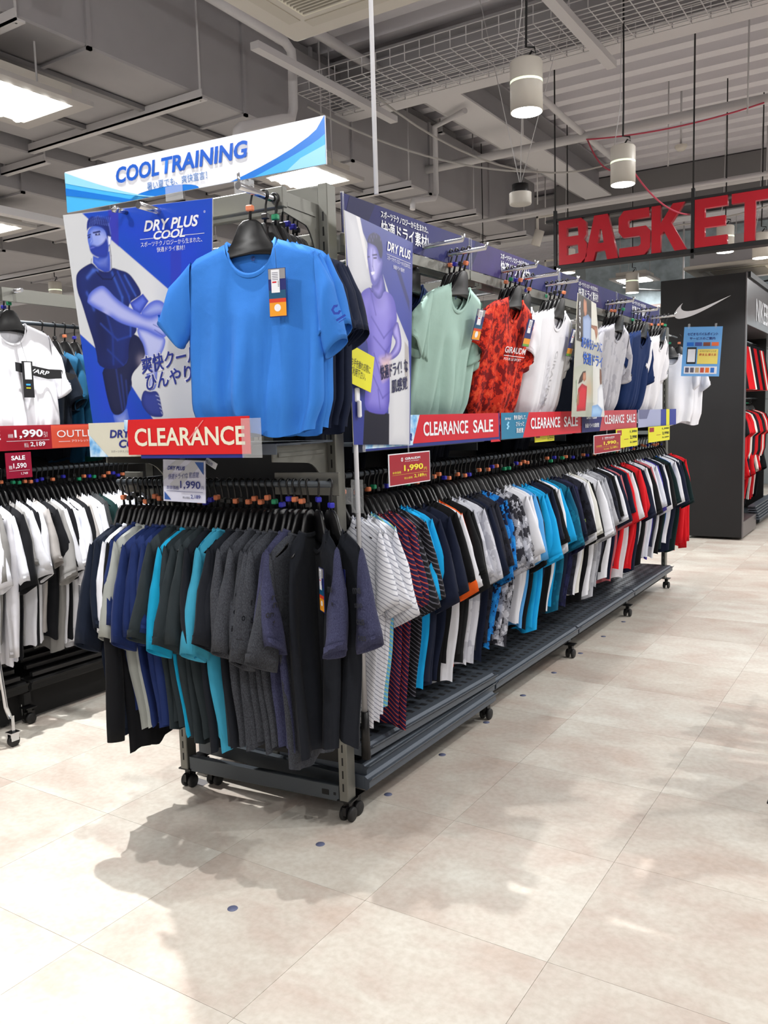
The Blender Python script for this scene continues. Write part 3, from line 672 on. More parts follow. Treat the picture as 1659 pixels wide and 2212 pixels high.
def tray_mesh(Ln, dp=.40, lip=.05):
    """shallow shelf tray, length along Y, front at x=0 reaching back to -dp"""
    bm = bmesh.new()
    add_box(bm, (-dp, 0, 0), (0, Ln, .004))
    pts = [(0, .004), (.012, -.004), (.026, -.004), (.034, .004), (.034, .0), (.020, -.016), (.020, -lip + .012), (.006, -lip), (0, -lip)]
    a = [bm.verts.new((p[0], 0, p[1])) for p in pts]; b_ = [bm.verts.new((p[0], Ln, p[1])) for p in pts]
    bm.faces.new(a[::-1]); bm.faces.new(b_)
    for i in range(len(pts)):
        j = (i + 1) % len(pts); bm.faces.new((a[i], a[j], b_[j], b_[i]))
    add_box(bm, (-dp, -.003, -.045), (.0, 0, .004)); add_box(bm, (-dp, Ln, -.045), (0, Ln + .003, .004))
    bmesh.ops.recalc_face_normals(bm, faces=bm.faces)
    return bm
def ribs_mesh(Ln, dp=.38):
    bm = bmesh.new(); n = int(Ln / .055)
    for k in range(n):
        y = (k + .5) * Ln / n
        for q in range(6): add_box(bm, (-dp + .02 + q * .06, y - .012, .0041), (-dp + .05 + q * .06, y + .012, .0046))
    return bm
M_PERF = mat('tray_perforation', (22, 24, 28), .8)

# ---- long double-sided rack
rack = thing('display_rack', 'long grey double-sided clothing rack on casters stretching to the back', 'clothes rack', (0, 0, 0))
YS = [.045, 1.2, 2.4, 3.6, 4.72]
for y in YS:
    if y > 4.5:
        for x in (-.015, -.785): post(rack, x, y, .085, 2.17, .034, .06)
    else: post(rack, -.40, y + (.04 if y < .1 else 0), .085, 2.12, .05, .06)
    for x in (.005, -.785): caster(rack, x, y)
    for x in (-.06, -.74): obj('rail_bracket', box((min(x, -.4), y - .003, 1.262), (max(x, -.4), y + .003, 1.30)), M_STEELD, rack)
    for sx in (-1, 1): obj('shelf_bracket', box((-.4 if sx > 0 else -.76, y - .003, 1.33), (-.02 if sx > 0 else -.4, y + .003, 1.39)), M_STEELD, rack)
    for sx in (-1, 1): obj('header_bracket', box((-.4 if sx > 0 else -.78, y - .003, 2.10), (.0 if sx > 0 else -.4, y + .003, 2.14)), M_STEEL, rack)
    obj('foot_beam', box((-.785, y - .02, .10), (0, y + .02, .16)), M_STEELD, rack)
for a, b_ in zip(YS, YS[1:]):
    y0, y1 = a + .035, b_ - .035
    for x in (-.015, -.785): obj('top_beam', box((x - .014, y0, 2.09), (x + .014, y1, 2.15)), M_STEEL, rack)
    obj('back_panel', bevel(box((-.415, y0, .17), (-.385, y1, 2.0)), .003), M_PANELBK, rack)
    for sx in (-1,1):
        o = obj('rail', tube([(0, y0 - .03, 0), (0, y1 + .03, 0)], .0115, 10), M_STEELD, rack); o.location = (-.045 if sx > 0 else -.755, 0, 1.285)
    obj('shelf', boxes(((-.38, y0, 1.395), (.03, y1, 1.405)), ((.024, y0, 1.372), (.034, y1, 1.408))), M_SHELF, rack)
    obj('shelf', boxes(((-.80, y0, 1.395), (-.42, y1, 1.405)),), M_SHELF, rack)
    tr = obj('tray', tray_mesh(y1 - y0 + .05), M_SHELF, rack); tr.location = (.035, y0 - .02, .195)
    obj('perforations', ribs_mesh(y1 - y0 + .04), M_PERF, tr)
    tr = obj('tray', tray_mesh(y1 - y0 + .05), M_SHELF, rack); tr.location = (-.835, y1 + .02, .195); tr.rotation_euler = (0, 0, PI)
for (y, z, rx) in ((.075, .29, .0), (.02, .245, 0)):
    pass
tr = obj('tray', tray_mesh(1.12), M_SHELF, rack); tr.location = (.045, .07, .27); tr.rotation_euler = (-.028, .03, 0)
obj('perforations', ribs_mesh(1.10), M_PERF, tr)
tr = obj('tray', tray_mesh(1.12), M_SHELF, rack); tr.location = (.055, .045, .155)
for a, b_ in zip(YS, YS[1:]): obj('kick_beam', box((-.03, a + .04, .10), (-.005, b_ - .04, .135)), M_BLACKM, rack)

# ---- end unit, turned 5.5 degrees
endr = thing('end_display_rack', 'grey steel end rack with a front rail and two slotted posts on casters', 'clothes rack', (0, 0, 0), EA)
for u in (.012, -.742): post(endr, u, -.012, .085, 2.30, .038, .06); caster(endr, u, -.012)
caster(endr, -.655, .045)
obj('top_beam', bevel(box((-.72, -.03, 2.225), (-.01, .0, 2.30)), .003), M_STEEL, endr)
obj('rear_beam', bevel(box((-.72, -.012, 2.10), (-.01, .012, 2.145)), .003), M_STEEL, endr)
obj('bottom_beam', bevel(box((-.72, -.035, .078), (-.01, -.01, .142)), .003), M_STEELD, endr)
bm = boxes(((-.085, -.0362, .098), (-.055, -.0345, .118)), ((-.035, -.0362, .102), (-.025, -.0345, .112))); obj('bolt_holes', bm, M_BLACKM, endr)
I4 = Matrix.Identity(4)
for u in (-.008, -.72): gusset_arm('upper_bracket', endr, -.04, .22, 2.165, .065, Matrix.Translation((u, 0, 0)), .11)
obj('crossbar', bevel(box((-.78, -.272, 2.178), (.0, -.242, 2.242)), .003), M_STEEL, endr)
for u in (-.008, -.72): gusset_arm('shelf_bracket', endr, -.035, .345, 1.365, .05, Matrix.Translation((u, 0, 0)), .10)
obj('end_shelf', boxes(((-.75, -.395, 1.418), (.02, -.04, 1.424)), ((-.75, -.398, 1.39), (.02, -.392, 1.424))), M_SHELF, endr)
obj('rail', tube([(-.80, -.25, 1.285), (.13, -.25, 1.285)], .0115, 10), M_STEELD, endr)
obj('rail_plate', bevel(box((-.11, -.225, 1.245), (.145, -.218, 1.322)), .002), M_STEEL, endr)
obj('rail_plate', bevel(box((-.79, -.225, 1.245), (-.70, -.218, 1.322)), .002), M_STEEL, endr)
for u in (-.03, -.715): obj('rail_arm', box((u - .004, -.24, 1.255), (u + .004, -.04, 1.30)), M_STEELD, endr)
obj('back_panel', box((-.715, .052, .19), (-.03, .062, 1.39)), M_PANELBK, endr)
bm = tube([(-.035, -.01, 2.205), (-.035, -.46, 2.205)], .0115, 10); add_tube(bm, [(-.035, -.452, 2.205), (-.035, -.456, 2.243)], .0045, 8); obj('faceout_arm', bm, M_CHROME, endr)
obj('faceout_arm', tube([(-.44, -.24, 2.205), (-.44, -.45, 2.205)], .0115, 10), M_CHROME, endr)
obj('rear_arm', tube([(-.30, .02, 2.13), (-.02, .02, 2.15)], .010, 10), M_CHROME, endr)
for u in (-.30, -.34, -.02): obj('sign_clip', box((u - .012, -.045, 2.29), (u + .012, -.012, 2.36)), M_CLEAR, endr)

# ---- arms on the long rack's upper side
ARMS = [.62, .83, 1.38, 1.66, 1.95, 2.98, 3.56, 4.05]
for y in ARMS:
    obj('faceout_arm', tube([(-.38, y, 2.17), (-.12, y, 2.18), (.215, y, 2.19), (.22, y, 2.213)], .010, 10), M_CHROME, rack)
for y0, y1 in ((.12, 1.1), (1.3, 2.3), (2.5, 3.5), (3.7, 4.6)):
    obj('upper_rail', tube([(-.32, y0, 2.03), (-.32, y1, 2.03)], .011, 10), M_STEELD, rack)

# ---- left gondola across the aisle
lrack = thing('display_rack', 'black and grey clothing rack at the left holding white and black shirts', 'clothes rack', (-2.02, 0, 0))
LYS = [-1.15, .04 + .02, 1.3, 2.5]
for y in LYS:
    post(lrack, -.40, y, .085, 2.15, .034, .06)
    for x in (.0, -.78): caster(lrack, x, y)
    obj('rail_bracket', box((-.4, y - .003, 1.262), (-.04, y + .003, 1.30)), M_BLACKM, lrack); obj('header_bracket', box((-.4, y - .003, 2.13), (-.01, y + .003, 2.17)), M_STEEL, lrack)
    obj('foot_beam', box((-.78, y - .02, .10), (0, y + .02, .16)), M_BLACKM, lrack)
for a, b_ in zip(LYS, LYS[1:]):
    y0, y1 = a + .035, b_ - .035
    obj('top_beam', box((-.03, y0, 2.12), (-.005, y1, 2.185)), M_STEEL, lrack)
    obj('back_panel', box((-.415, y0, .17), (-.385, y1, 1.6)), M_PANELBK, lrack)
    obj('rail', tube([(-.06, y0 - .03, 1.285), (-.06, y1 + .03, 1.285)], .0115, 10), M_STEELD, lrack)
    obj('shelf', boxes(((-.38, y0, 1.395), (.02, y1, 1.405))), M_BLACKM, lrack)
    tr = obj('tray', tray_mesh(y1 - y0 + .05), M_BLACKM, lrack); tr.location = (0.0, y0 - .02, .215)
    obj('shade_panel', box((-.06, y0 - .03, .012), (-.05, y1 + .03, .21)), M_BLACKM, lrack)  # added black sheet, blocks light and stands in for shade under the rack
    for k in range(7): obj('base_slat', box((-.02 - .045 * k, y0, .235 + .03 * k), (.005 - .045 * k, y1, .255 + .03 * k)), mat('black_slat', (26, 26, 28), .45), lrack)
    obj('arm', tube([(-.12, (.16 if a < .2 and a > 0 else (y0 + y1) / 2), 2.17), (.06, (.16 if a < .2 and a > 0 else (y0 + y1) / 2), 2.17)], .010, 10), M_CHROME, lrack)

# ================================================================== GARMENTS ON THE RACKS
def col(*c): return c
WHT = (226, 228, 236); OFFW = (214, 214, 208); BLK = (17, 18, 21); NVY = (20, 27, 48); CHAR = (42, 49, 56); CYAN = (24, 160, 222); BLUE = (36, 88, 176)
F_ = {
 'white striped': ('white grey-striped polo shirt', fabric('stripe', (226, 228, 236), (158, 162, 176), scale=21, th=.86), 'polo'),
 'lt blue striped': ('light blue striped polo shirt', fabric('stripe', (96, 168, 212), (176, 200, 130), scale=21), 'polo'),
 'purple striped': ('purple and orange striped polo', fabric('stripe', (36, 28, 66), (176, 70, 58), scale=21), 'polo'),
 'black striped': ('black grey-striped polo shirt', fabric('stripe', (22, 22, 28), (92, 92, 102), scale=21), 'polo'),
 'cyan': ('bright cyan t-shirt', fabric('plain', CYAN), 'tee'),
 'navy': ('dark navy t-shirt', fabric('plain', NVY), 'tee'),
 'black': ('black t-shirt', fabric('plain', BLK), 'tee'),
 'white': ('white t-shirt', fabric('plain', WHT), 'tee'),
 'orange': ('orange t-shirt', fabric('plain', (240, 100, 34)), 'tee'),
 'light grey camo': ('pale grey patterned t-shirt', fabric('camo', (212, 214, 224), (186, 188, 200), scale=14), 'tee'),
 'charcoal': ('charcoal camouflage t-shirt', fabric('camo', (40, 42, 54), (28, 28, 36), scale=24), 'tee'),
 'blue camo': ('blue camouflage t-shirt', fabric('camo3', (22, 30, 58), (26, 116, 196), (40, 140, 214), scale=20), 'tee'),
 'white camo': ('white and grey camouflage t-shirt', fabric('camo3', (48, 48, 56), (150, 152, 162), (206, 208, 218), scale=20), 'tee'),
 'light blue': ('sky blue t-shirt', fabric('plain', (84, 158, 220)), 'tee'),
 'teal': ('dark teal t-shirt', fabric('camo', (10, 84, 112), (14, 104, 132), scale=16), 'tee'),
 'dark camo': ('navy camouflage t-shirt', fabric('camo', (24, 26, 56), (34, 38, 74), scale=20), 'tee'),
 'cream': ('off-white t-shirt', fabric('plain', OFFW), 'tee'),
 'grey camo': ('light grey camouflage t-shirt', fabric('camo', (170, 172, 180), (150, 152, 160), scale=16), 'tee'),
 'red': ('bright red t-shirt', fabric('plain', (214, 30, 40)), 'tee'),
 'salmon': ('dusty pink t-shirt', fabric('plain', (190, 104, 112)), 'tee'),
 'purple': ('violet blue t-shirt', fabric('plain', (62, 54, 148)), 'tee'),
 'royal': ('royal blue t-shirt', fabric('plain', (24, 92, 176)), 'tee'),
 'dkgreen': ('blackish green t-shirt', fabric('plain', (12, 34, 36)), 'tee'),
 'white print': ('white t-shirt with blue print', fabric('plain', (222, 226, 238)), 'tee'),
}
SIDE = [(.06, 'white striped'), (.105, 'white striped'), (.155, 'white striped'), (.20, 'lt blue striped'), (.245, 'purple striped'), (.275, 'purple striped'), (.31, 'purple striped'),
        (.345, 'black striped'), (.375, 'black striped'), (.41, 'cyan'), (.45, 'cyan'), (.49, 'navy'), (.53, 'navy'), (.57, 'navy'), (.61, 'black'), (.65, 'black'), (.70, 'white'), (.735, 'orange'),
        (.775, 'black'), (.81, 'black'), (.85, 'light grey camo'), (.90, 'light grey camo'), (.95, 'charcoal'), (.99, 'navy'), (1.03, 'charcoal'), (1.07, 'charcoal'), (1.11, 'blue camo'), (1.155, 'blue camo'),
        (1.21, 'white camo'), (1.26, 'white camo'), (1.31, 'white camo'), (1.36, 'white camo'), (1.41, 'white'), (1.46, 'white'), (1.51, 'light blue'), (1.56, 'black'), (1.61, 'cyan'), (1.66, 'cyan'),
        (1.71, 'navy'), (1.76, 'navy'), (1.81, 'black'), (1.86, 'white'), (1.91, 'cyan'), (1.97, 'teal'), (2.03, 'navy'), (2.09, 'dark camo'), (2.15, 'dark camo'), (2.21, 'charcoal'), (2.27, 'white'),
        (2.33, 'cream'), (2.40, 'black'), (2.46, 'white'), (2.52, 'cream'), (2.58, 'grey camo'), (2.64, 'grey camo'), (2.71, 'charcoal'), (2.78, 'black'), (2.85, 'white'), (2.92, 'navy'), (2.99, 'salmon'),
        (3.06, 'navy'), (3.13, 'red'), (3.20, 'white'), (3.27, 'black'), (3.34, 'red'), (3.41, 'red'), (3.48, 'navy'), (3.55, 'white'), (3.62, 'black'), (3.69, 'salmon'), (3.76, 'white print'),
        (3.83, 'white print'), (3.90, 'purple'), (3.97, 'navy'), (4.05, 'white'), (4.13, 'black'), (4.21, 'dkgreen'), (4.29, 'royal'), (4.37, 'white'), (4.44, 'navy'), (4.51, 'white'), (4.58, 'navy'), (4.65, 'dkgreen')]
side_g = []
for k, (y, f) in enumerate(SIDE):
    look, cl, kd = F_[f]; nm = 'polo_shirt' if kd == 'polo' else 't_shirt'
    g, h = hang(kd, look, cl, (-.045, y + grnd.uniform(-.006, .006), 1.285), grnd.uniform(-.13, .05), f'{ordinal(k + 1)} garment from the near post on the lower side rail',
             'garments on the lower side rail', 'hangers on the lower side rail', cat='polo shirt' if kd == 'polo' else 't-shirt', name=nm)
    side_g.append(g)
# end rail
E_ = {
 'navy': ('dark navy t-shirt', fabric('plain', (22, 30, 46))), 'white': ('white t-shirt', fabric('plain', WHT)), 'blacklong': ('black long-sleeved top', fabric('plain', (19, 20, 24))),
 'grey': ('light grey t-shirt', fabric('plain', (160, 164, 160))), 'blue': ('deep blue t-shirt', fabric('plain', (27, 43, 92))), 'char': ('charcoal green t-shirt', fabric('plain', (40, 48, 52))),
 'cyan': ('bright cyan t-shirt', fabric('plain', (20, 148, 190))), 'tealcamo': ('turquoise camouflage t-shirt', fabric('camo', (60, 150, 178), (24, 110, 146), scale=9)), 'aqua': ('turquoise t-shirt', fabric('plain', (58, 150, 182))),
 'black': ('blackish t-shirt', fabric('plain', (26, 29, 36))), 'heather': ('heather charcoal t-shirt', fabric('heather', (44, 46, 52), (70, 73, 80))), 'purple': ('heather indigo t-shirt', fabric('heather', (46, 48, 74), (68, 70, 98))),
}
END = [(-.775, 'navy', 'tee'), (-.745, 'navy', 'tee'), (-.715, 'white', 'tee'), (-.690, 'blacklong', 'long'), (-.665, 'blue', 'tee'), (-.645, 'grey', 'tee'), (-.620, 'grey', 'tee'), (-.598, 'blue', 'tee'), (-.576, 'blue', 'tee'), (-.554, 'blue', 'tee'), (-.532, 'blue', 'tee'),
       (-.508, 'char', 'tee'), (-.484, 'char', 'tee'), (-.460, 'char', 'tee'), (-.436, 'cyan', 'tee'), (-.412, 'char', 'tee'), (-.388, 'char', 'tee'), (-.364, 'char', 'tee'), (-.338, 'black', 'tee'), (-.310, 'tealcamo', 'tee'), (-.282, 'aqua', 'tee'),
       (-.256, 'black', 'tee'), (-.228, 'black', 'tee'), (-.202, 'heather', 'tee'), (-.176, 'heather', 'tee'), (-.150, 'heather', 'tee'), (-.122, 'heather', 'tee'), (-.094, 'heather', 'tee'), (-.064, 'heather', 'tee'), (-.036, 'purple', 'tee'), (-.012, 'purple', 'tee'), (.016, 'heather', 'tee')]
end_g = []
for k, (u, f, kd) in enumerate(END):
    look, cl = E_[f]
    rz = EA - PI / 2 + grnd.uniform(-.05, .16) + (.06 if f == 'heather' and k < 28 else 0)
    g, h = hang(kd, look, cl, ef(u, -.25, 1.285), rz, f'{ordinal(k + 1)} garment from the left on the end rail',
                'garments on the end rail', 'hangers on the end rail', cat='t-shirt' if kd != 'long' else 'long-sleeved top', name='t_shirt' if kd != 'long' else 'long_sleeved_shirt')
    end_g.append(g)
for (u, v, rz, kd, look, cl, plc, slv) in [(.040, -.25, -1.30, 'tank', 'dark grey sleeveless top', E_['black'][1], 'third from the right on the end rail', None),
        (.078, -.25, -.64, 'tee', 'navy t-shirt with heather indigo sleeves', E_['black'][1], 'second from the right on the end rail', E_['purple'][1]),
        (.125, -.25, -.46, 'tee', 'turned navy t-shirt with heather sleeves', E_['black'][1], 'rightmost garment on the end rail', E_['purple'][1])]:
    end_g.append(hang(kd, look, cl, ef(u, v, 1.285), rz, plc, 'garments on the end rail', 'hangers on the end rail', cat='tank top' if kd == 'tank' else 't-shirt', name='tank_top' if kd == 'tank' else 't_shirt', sleeves=slv)[0])

# upper end display: sky blue tees, then navy tees behind
F_SKY = fabric('plain', (56, 124, 210)); F_SKYN = fabric('plain', (22, 30, 52))
for k, (v, cl, look, u, rz) in enumerate([(-.385, F_SKY, 'large sky blue crew-neck t-shirt facing out', -.050, -.14), (-.325, F_SKY, 'sky blue t-shirt', -.035, -.02), (-.275, F_SKY, 'sky blue t-shirt', -.030, .04),
        (-.215, F_SKYN, 'midnight navy t-shirt', -.07, 0), (-.18, F_SKYN, 'midnight navy t-shirt', -.07, .03), (-.145, F_SKYN, 'midnight navy t-shirt', -.07, -.02), (-.11, F_SKYN, 'midnight navy t-shirt', -.07, .04), (-.08, F_SKYN, 'midnight navy t-shirt', -.075, 0)]):
    g, h = hang('display' if k == 0 else 'droop', look, cl, ef(u, v, 2.205), EA - rz * 1.0, (f'{ordinal(k + 1)} from the front on the end arm'), 'display shirts on the end arm', 'hangers on the end arm', variant=k % 5)
    if k == 0: front_tee = g
# upper side displays: small stacks behind each front shirt
def stack(y, n, look, cl, x0, place, kind='display', rz=PI / 2, dx=.028, collar=None, first_variant=0, look2=None, cl2=None, n2=0):
    gs, hs = [], []
    for k in range(n + n2):
        l, c_ = (look, cl) if k < n else (look2, cl2)
        hs.append(None); gs.append(hang(kind if k == 0 else 'droop', l, c_, (x0 - dx * k, y + (k % 2) * .004, 2.19 - dx * k * .03), rz + grnd.uniform(-.05, .03), f'{ordinal(k + 1)} from the front {place}', 'shirts on the upper side arms', 'hangers on the upper side arms', variant=(first_variant + k) % 5)); hs[-1] = gs[-1][1]; gs[-1] = gs[-1][0]
    for k, g in enumerate(gs):
        if k == 0: g.scale = (1.08, 1, 1)
        hs[k].rotation_euler = (max(.08, .27 - .04 * k), 0, g.rotation_euler[2])
        g.rotation_euler = (max(.08, .27 - .04 * k), 0, g.rotation_euler[2])
    return gs
SAGE = fabric('plain', (160, 190, 180)); INK = fabric('plain', (26, 42, 84)); REDC = fabric('camo3', (120, 24, 26), (206, 52, 34), (228, 82, 52), scale=26)
PALE = fabric('camo', (190, 190, 198), (172, 172, 182), scale=14); DEEP = fabric('plain', (22, 44, 90)); WH = fabric('plain', (232, 232, 238))
sage = stack(.83, 4, 'sage green t-shirt', SAGE, .135, 'on the arm beside the second poster', rz=PI / 2 + .0)
stack(.62, 6, 'ink blue t-shirt', INK, .02, 'behind the sage t-shirt', kind='droop', first_variant=1)
redt = stack(1.38, 4, 'orange-red camouflage t-shirt', REDC, .15, 'on the second bay arm', first_variant=2)
stack(1.66, 5, 'white jersey t-shirt', WH, .08, 'between the red and white displays', kind='droop', first_variant=3)
whitet = stack(1.95, 5, 'bright white t-shirt', WH, .155, 'on the arm before the people poster', first_variant=4)
stack(2.98, 5, 'pale grey patterned t-shirt', PALE, .165, 'on the arm past the people poster', first_variant=1)
stack(3.56, 6, 'deep blue t-shirt', DEEP, .165, 'on the arm in the third bay', first_variant=3)
stack(4.05, 5, 'plain white sports t-shirt', WH, .165, 'on the arm in the fourth bay', first_variant=0)
# loose empty-looking hangers on the rails behind the side displays
for (y0, n, nm) in ((.30, 5, 'in the first bay'), (.95, 7, 'past the sage t-shirt'), (1.95, 7, 'past the white t-shirt'), (3.15, 6, 'past the grey t-shirt'), (3.75, 5, 'past the deep blue t-shirt')):
    for k in range(n):
        g, h = hang('droop', 'dark shirt pushed back', fabric('plain', (24, 28, 40)), (-.32, y0 + k * .028, 2.03), grnd.uniform(-.1, .1), f'{ordinal(k + 1)} on the recessed rail {nm}', 'shirts on the recessed upper rails', 'hangers on the recessed upper rails')
# far end: white tees and a red jacket hung on the far end of the rack
for k, (x, y, z, cl, look, kd) in enumerate([(-.06, 5.02, 2.12, WH, 'white t-shirt hung sideways', 'droop'), (.0, 5.10, 2.12, WH, 'white t-shirt with a loose hem', 'droop')]):
    hang(kd, look, cl, (x, y, z), .5, ['nearer of two on the far rack end', 'farther of two on the far rack end'][k], 'white shirts on the far rack end', 'hangers on the far rack end', variant=k)
for k in range(3):
    hang('long', 'bright red sports top', fabric('plain', (206, 22, 34)), (-.12 + .0 * k, 4.92 + .05 * k, 1.27), .1, f'{ordinal(k + 1)} at the far end of the lower rail', 'red tops at the far rack end', 'hangers at the far rack end', name='long_sleeved_shirt', cat='sports top', variant=k)

obj('end_rail', tube([(-.12, 4.72, 1.27), (-.12, 5.08, 1.27)], .011, 10), M_STEELD, rack); obj('end_arm', tube([(-.04, 4.72, 2.12), (-.04, 5.18, 2.12)], .011, 10), M_CHROME, rack)
# left gondola, lower rail
LF = {'w': ('white t-shirt', fabric('plain', WHT)), 'b': ('black t-shirt', fabric('plain', (22, 23, 27))), 'g': ('grey t-shirt', fabric('plain', (140, 139, 138))), 'wl': ('long white long-sleeved top', fabric('plain', (216, 216, 224))),
      'h': ('dark heather t-shirt', fabric('heather', (38, 40, 42), (70, 72, 74))), 'dg': ('bottle green t-shirt', fabric('plain', (16, 44, 44))), 'wp': ('white brush-striped t-shirt', fabric('stripe', (206, 208, 216), (168, 172, 184), scale=12)), 'c': ('pale taupe t-shirt', fabric('plain', (172, 168, 166)))}
LS = ['w', 'g', 'wl', 'w', 'b', 'g', 'w', 'b', 'w', 'c', 'b', 'g', 'w', 'b', 'w', 'w', 'b', 'c', 'w', 'w', 'h', 'dg', 'w', 'wp', 'wp', 'wp', 'b', 'b', 'w', 'b']
for k, s in enumerate(LS):
    look, cl = LF[s]; y = -.12 + k * .033
    kd = 'long' if s == 'wl' else 'tee'
    hang(kd, look, cl, (-2.08, y, 1.285), grnd.uniform(-.12, .05), f'{ordinal(k + 1)} from the left on the left rack\'s lower rail', 'garments on the left rack lower rail', 'hangers on the left rack lower rail', cat='t-shirt' if kd == 'tee' else 'long-sleeved top', name='t_shirt' if kd == 'tee' else 'long_sleeved_shirt')
# left gondola, upper display
warp, _ = hang('display', 'large white crew-neck t-shirt with black chest band', WH, (-2.075, .16, 2.17), PI / 2, 'at the left edge', 'white display shirts at the left', 'hangers of the left display shirts', variant=1)
warp['label'] = 'large white t-shirt with a black chest band reading WARP at the left edge'
hang('droop', 'plain white t-shirt', WH, (-2.12, .16, 2.17), PI / 2, 'directly behind the banded white t-shirt at left', 'white display shirts at the left', 'hangers of the left display shirts', variant=2)
for k, (y, cl, look) in enumerate([(.50, (20, 28, 40), 'black t-shirt'), (.58, (24, 76, 108), 'petrol blue t-shirt'), (.645, (24, 76, 108), 'petrol blue t-shirt'), (.71, (16, 124, 112), 'emerald green t-shirt'), (.78, (16, 124, 112), 'emerald green t-shirt'), (.85, (26, 80, 112), 'petrol blue t-shirt'), (.92, (24, 74, 104), 'petrol blue t-shirt')]):
    hang('droop', look, fabric('plain', cl), (-2.30, y, 2.06), grnd.uniform(-.1, .1), f'{ordinal(k + 1)} on the left rack\'s upper rail', 'coloured shirts on the left upper rail', 'hangers on the left upper rail', variant=k % 5)
o = obj('upper_rail', tube([(-.28, .1, 2.06), (-.28, 1.25, 2.06)], .011, 10), M_STEELD, lrack)
# red and white banner behind the left rack
t = thing('sale_banner', 'red and white sale banner far behind the left rack', 'banner', (-3.4, 2.2, 1.95))
obj('banner_board', box((-.6, 0, 0), (1.6, .012, .30)), M_WHITE, t); flat_poly('red_band', [(-.6, .22), (1.6, .22), (1.6, .30), (-.6, .30)], M_RED, t)
# chrome rolling rack at far left
t = thing('rolling_rack', 'chrome and cream rolling rack on casters at the left edge', 'clothes rack', (0, 0, 0))
obj('upright', tube([(-1.90, -.235, 1.2), (-1.825, -.205, .42), (-1.812, -.195, .20), (-1.806, -.178, .14)], .0115, 10), M_CHROME, t)
obj('upright', tube([(-2.17, -.06, 1.2), (-2.125, -.035, .25), (-2.10, -.03, .14)], .0115, 10), M_CHROME, t)
obj('lower_bar', tube([(-2.35, -.33, .30), (-1.83, -.215, .30)], .022, 10), mat('cream_enamel', (214, 206, 184), .4), t)
obj('placard', box((-1.99, -.30, .42), (-1.88, -.29, .95)), M_OFFW, t)
for x, y in ((-1.806, -.172), (-2.10, -.03)):
    c = obj('caster', boxes(((x - .008, y - .008, .07), (x + .008, y + .008, .15)), ((x - .025, y - .025, .066), (x + .025, y + .025, .072)), ((x - .016, y - .02, .03), (x - .012, y + .02, .068)), ((x + .012, y - .02, .03), (x + .016, y + .02, .068))), M_CHROME, t)
    bm = bmesh.new(); add_tube(bm, [(x - .010, y, .0285), (x + .010, y, .0285)], .028, 18); obj('wheel', bm, M_RUBBER, c)

# white telescopic pole with clamp, beside the near post
t = thing('white_pole', 'slim white telescopic pole with a clamp standing beside the near post', 'pole', (.075, .03, 0))
obj('tube_upper', tube([(0, 0, 1.0), (-.005, 0, 2.1)], .0085, 10), M_WHITE, t)
obj('tube_lower', tube([(0, 0, .42), (0, 0, 1.0)], .0105, 10), mat('pole_grey', (176, 176, 178), .35, .4), t)
obj('black_grip', tube([(0, 0, .24), (0, 0, .42)], [.018, .014], 12), M_BLACK, t)
obj('clamp', bevel(boxes(((-.016, -.014, 1.555), (.016, .014, 1.605)), ((.012, -.008, 1.50), (.026, .008, 1.56))), .004), M_WHITE, t)
obj('bracket', boxes(((-.05, -.01, 1.19), (-.018, -.006, 1.25)), ((-.02, -.012, 1.16), (.03, -.009, 1.28))), M_CLEAR, t)

# floor dots
for k in range(10):
    bm = bmesh.new(); add_lathe(bm, [(.0, .0012), (.016, .0012), (.0165, .0002)], 20); o = obj('floor_dot', bm, mat('dot_blue_grey', (92, 98, 126), .5)); o.location = (.027, -.66 + .4535 * k, .0)
    tag(o, f'{ordinal(k + 1)} nearest round blue-grey dot marker stuck on the floor', 'floor marker', 'floor dot markers')
o = obj('floor_label', box((0, 0, 0), (.09, .05, .001)), M_DUCTD); o.location = (-.78, -.06, .0002); tag(o, 'small grey printed label stuck to the floor beside the left caster', 'label')

# rack just outside the right edge of the frame, with its caster at the edge
t = thing('rolling_rack', 'rolling clothes rack at the right edge with one wheel in view', 'clothes rack', (0, 0, 0))
for y in (.72, 1.9):
    obj('upright', tube([(1.62, y, .09), (1.62, y, 1.62)], .014, 10), M_CHROME, t); obj('foot', tube([(1.37, y, .09), (1.87, y, .09)], .014, 10), M_CHROME, t)
    caster(t, 1.385, y); caster(t, 1.86, y)
obj('top_rail', tube([(1.62, .68, 1.62), (1.62, 1.94, 1.62)], .012, 10), M_CHROME, t)
for k in range(12):
    hang('tee', 'dark teal t-shirt', fabric('plain', (40, 84, 92)), (1.62, .78 + .09 * k, 1.62), grnd.uniform(-.2, .2), f'{ordinal(k + 1)} on the rolling rack at the right edge', 'shirts on the right edge rack', 'hangers on the right edge rack')

# ================================================================== BLACK BRAND FIXTURE
M_NB = mat('black_laminate', (13, 14, 17), .5, bump=.02, bscale=120); M_NS = mat('grey_brown_metal', (96, 90, 92), .3, .3)
t = thing('brand_fixture', 'tall black shop fixture wall with a white swoosh emblem', 'display wall', (0, 7.7, 0))
t_fix = t
obj('front_panel', bevel(box((-.82, 0, .03), (.10, .05, 2.98)), .004), M_NB, t)
obj('edge_trim', box((.0995, -.004, .03), (.112, .05, 2.98)), mat('trim_steel', (110, 108, 110), .4, .6), t)
obj('header', bevel(box((-.3, .052, 2.42), (.11, 4.2, 2.97)), .004), M_NS, t)
obj('header_cap', box((.08, .05, 2.93), (.14, 4.2, 2.99)), M_NB, t)
obj('roof', box((-.8, .052, 2.90), (-.31, 4.2, 2.96)), M_NB, t)
obj('inner_wall', box((-.5, .052, .03), (-.46, 4.2, 2.9)), M_BLACKM, t)
obj('plinth', bevel(box((-.45, .052, .02), (.10, 1.0, .20)), .004), M_NS, t)
